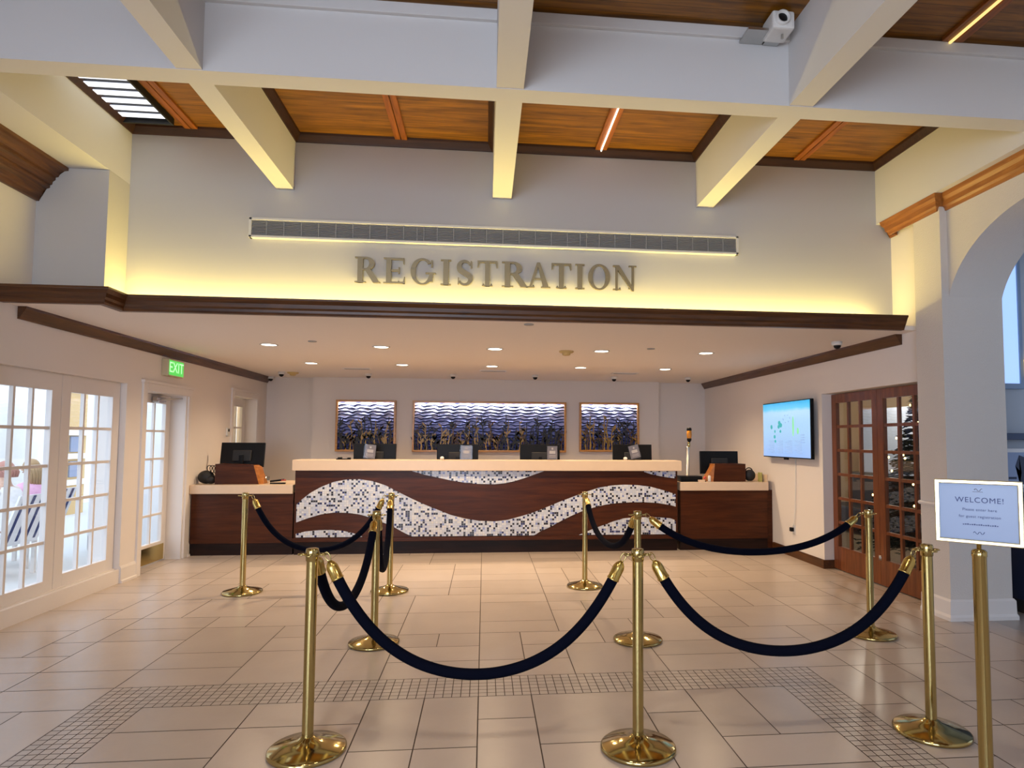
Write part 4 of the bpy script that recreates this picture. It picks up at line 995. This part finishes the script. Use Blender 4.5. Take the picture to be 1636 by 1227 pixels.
deck_chair(-5.15, 8.20, 'white deck chair with navy stripes under the person in pink'); deck_chair(-4.93, 7.46, 'white deck chair with navy stripes under the person in white')
def seated(x, y, lab, shirt, hairc, hlen):
    me = bpy.data.meshes.new('person_body'); o = bpy.data.objects.new('person', me); COL.objects.link(o); o.location = (x, y, .44)
    V = [(0, 0, .09), (.03, 0, .25), (.05, 0, .42), (.05, 0, .50), (.04, 0, .575), (.02, 0, .66), (.015, 0, .72)]; E_ = [(i, i + 1) for i in range(6)]
    Rr = [(.125, .14), (.10, .13), (.11, .155), (.055, .06), (.048, .05), (.075, .07), (.05, .05)]
    def chain(start, pts, rr):
        p = start
        for q, r_ in zip(pts, rr): V.append(q); Rr.append((r_, r_)); E_.append((p, len(V) - 1)); p = len(V) - 1
    for s in (-1, 1):
        chain(2, [(.04, s * .17, .43), (-.02, s * .21, .22), (-.20, s * .17, .16), (-.28, s * .15, .17)], [.052, .042, .034, .028])
        chain(0, [(-.03, s * .09, .075), (-.42, s * .10, .085), (-.46, s * .10, -.22), (-.50, s * .10, -.345), (-.60, s * .11, -.365)], [.085, .062, .045, .034, .028])
    me.from_pydata(V, E_, []); me.update()
    sk = o.modifiers.new('skin', 'SKIN')
    for i, r_ in enumerate(Rr): me.skin_vertices[0].data[i].radius = r_
    me.skin_vertices[0].data[0].use_root = True
    sb = o.modifiers.new('sub', 'SUBSURF'); sb.levels = 1; sb.render_levels = 2
    me.materials.append(plain('skin', (.60, .38, .28), .6))
    tag(o, lab, 'person')
    def ch(nm, mb, mat): c = mb.build(nm, mat, None); c.parent = o; return c
    b_ = MB().lathe([(.13, .04), (.150, .10), (.135, .24), (.165, .38), (.15, .46), (.085, .495), (.06, .505)], (.035, 0, 0), 24)
    for v in b_.bm.verts: v.co.x = .035 + (v.co.x - .035) * .88
    for s in (-1, 1): b_.tube([(.04, s * .13, .44), (.03, s * .185, .41), (0, s * .205, .28)], lambda t: .066 - .01 * t, 12)
    ch('shirt', b_, shirt)
    h_ = MB().ball((.035, 0, .675), .093, (.95, .88, 1.08), 18, 12)
    for k in range(9):
        a = -1.15 + 2.3 * k / 8
        h_.tube([(.035 + .075 * math.cos(a), .078 * math.sin(a), .70), (.06 + .085 * math.cos(a), .088 * math.sin(a), .70 - hlen * .5), (.06 + .08 * math.cos(a), .08 * math.sin(a), .70 - hlen)], lambda t: .026 * (1 - .6 * t), 8)
    ch('hair', h_, hairc)
    f_ = MB().ball((-.062, 0, .645), .014, (1.1, .8, 1), 10, 8); ch('nose', f_, me.materials[0])
    f_ = MB()
    for s in (-1, 1): f_.ball((-.050, s * .028, .668), .009, (.6, 1, 1), 10, 8)
    ch('eyes', f_, M['black'])
    ch('mouth', MB().ball((-.052, 0, .612), .016, (.4, 1.1, .35), 10, 8), plain('lips', (.45, .16, .14), .5))
    f_ = MB()
    for s in (-1, 1): f_.ball((.02, s * .074, .655), .02, (.7, .35, 1), 10, 8)
    ch('ears', f_, me.materials[0])
    return o
seated(-5.36, 8.22, 'seated person with long fair hair and pink top outside the near window', plain('pink_cotton', (.75, .42, .60), .8), plain('fair_hair', (.36, .24, .12), .6), .26)
seated(-5.14, 7.48, 'seated person in a white top outside the near window', plain('white_cotton', (.85, .84, .82), .8), plain('reddish_hair', (.42, .20, .16), .6), .10)

# ------------------------------------------------------------------ lights, world, camera
def added_daylight(loc, rot, sx_, sy_, e, col, name):
    o = add_light('AREA', name, loc, e, col, None, shape='RECTANGLE', size=sx_, size_y=sy_); o.rotation_euler = rot; return o
added_daylight((-1.6, YN + .02, 2.05), (PI / 2, 0, 0), 2.6, 3.1, 215, (.66, .78, 1), 'added_rear_daylight')  # area light added at the unseen rear opening as bluish fill
added_daylight((XL - .1, -2.7, 1.3), (PI / 2, 0, -PI / 2), 3.0, 2.0, 150, (.66, .79, 1), 'added_side_daylight')  # area light added in the unseen side opening as bluish fill
added_daylight((8.4, 2.2, 2.0), (PI / 2, 0, PI / 2), 5.0, 3.0, 45, (.60, .74, 1), 'added_lounge_daylight')  # added area light before a closed lounge wall, no window there
for i, (x, y) in enumerate(((-.85, 1.6), (1.05, 1.6), (-.85, -1.2), (1.05, -1.2))):  # downlights added out of view to warm the near floor and beams
    r = thing('recessed_downlight', 'added unseen warm fill downlight in the board ceiling near the entrance, %s' % ['front left', 'front right', 'rear left', 'rear right'][i], 'ceiling light', (x, y, 4.21), 'added fill downlights in the board ceiling')
    MB().lathe([(0, -.002), (.08, -.002), (.09, -.006), (.09, 0)], (x, y, 4.21), 28).build('lamp', M['lamp'], r)
    add_light('SPOT', 'bulb', (x, y, 4.18), 85, (1, .86, .68), r, spot_size=2.2, spot_blend=.8, shadow_soft_size=.12)
r = thing('office_lamp', 'warm ceiling lamp in the office behind the inner left door', 'ceiling light', (-4.6, 10.8, 2.5))
MB().lathe([(0, -.06), (.12, -.05), (.15, 0), (0, 0)], (-4.6, 10.8, 2.5), 24).build('shade', M['lamp'], r)
add_light('POINT', 'bulb', (-4.6, 10.8, 2.38), 45, (1, .74, .34), r, shadow_soft_size=.1)
r = thing('room_lamp', 'ceiling lamp in the room behind the wooden doors', 'ceiling light', (5.9, 9.2, 2.7))
MB().lathe([(0, -.06), (.12, -.05), (.15, 0), (0, 0)], (5.9, 9.2, 2.7), 24).build('shade', M['lamp'], r)
add_light('POINT', 'bulb', (5.9, 9.2, 2.55), 90, (1, .88, .70), r, shadow_soft_size=.12)

W = bpy.data.worlds.new('daylight'); SC.world = W; W.use_nodes = True
bg = W.node_tree.nodes['Background']; bg.inputs['Color'].default_value = (.74, .86, 1.0, 1); bg.inputs['Strength'].default_value = 2.5

cam = bpy.data.cameras.new('camera'); co = bpy.data.objects.new('camera', cam); COL.objects.link(co); SC.camera = co
F, PX, PY, YAW, PIT, ROL = 1028.0356, 878.0512, 641.1876, .1005, .0588, .006
cy, sy, cp_, sp_ = math.cos(YAW), math.sin(YAW), math.cos(PIT), math.sin(PIT)
rt = Vector((cy, -sy, 0)); fw = Vector((sy * cp_, cy * cp_, sp_)); up = rt.cross(fw)
r2 = math.cos(ROL) * rt + math.sin(ROL) * up; u2 = -math.sin(ROL) * rt + math.cos(ROL) * up
mw = Matrix((r2, u2, -fw)).transposed().to_4x4(); mw.translation = Vector((0, 0, 1.48)); co.matrix_world = mw
cam.sensor_fit = 'HORIZONTAL'; cam.sensor_width = 36; cam.lens = F / 1636 * 36
cam.shift_x = (818 - PX) / 1636; cam.shift_y = (PY - 613.5) / 1636
cam.clip_start = .05; cam.clip_end = 200
SC.view_settings.view_transform = 'Standard'; SC.view_settings.look = 'None'; SC.view_settings.gamma = 1
SC.view_settings.exposure = 0.18; SC.view_settings.use_curve_mapping = False
try:
    SC.cycles.use_denoising = True; SC.cycles.max_bounces = 8; SC.cycles.diffuse_bounces = 5; SC.cycles.transparent_max_bounces = 12
    SC.cycles.sample_clamp_indirect = 4; SC.cycles.caustics_reflective = False; SC.cycles.caustics_refractive = False
except Exception: pass
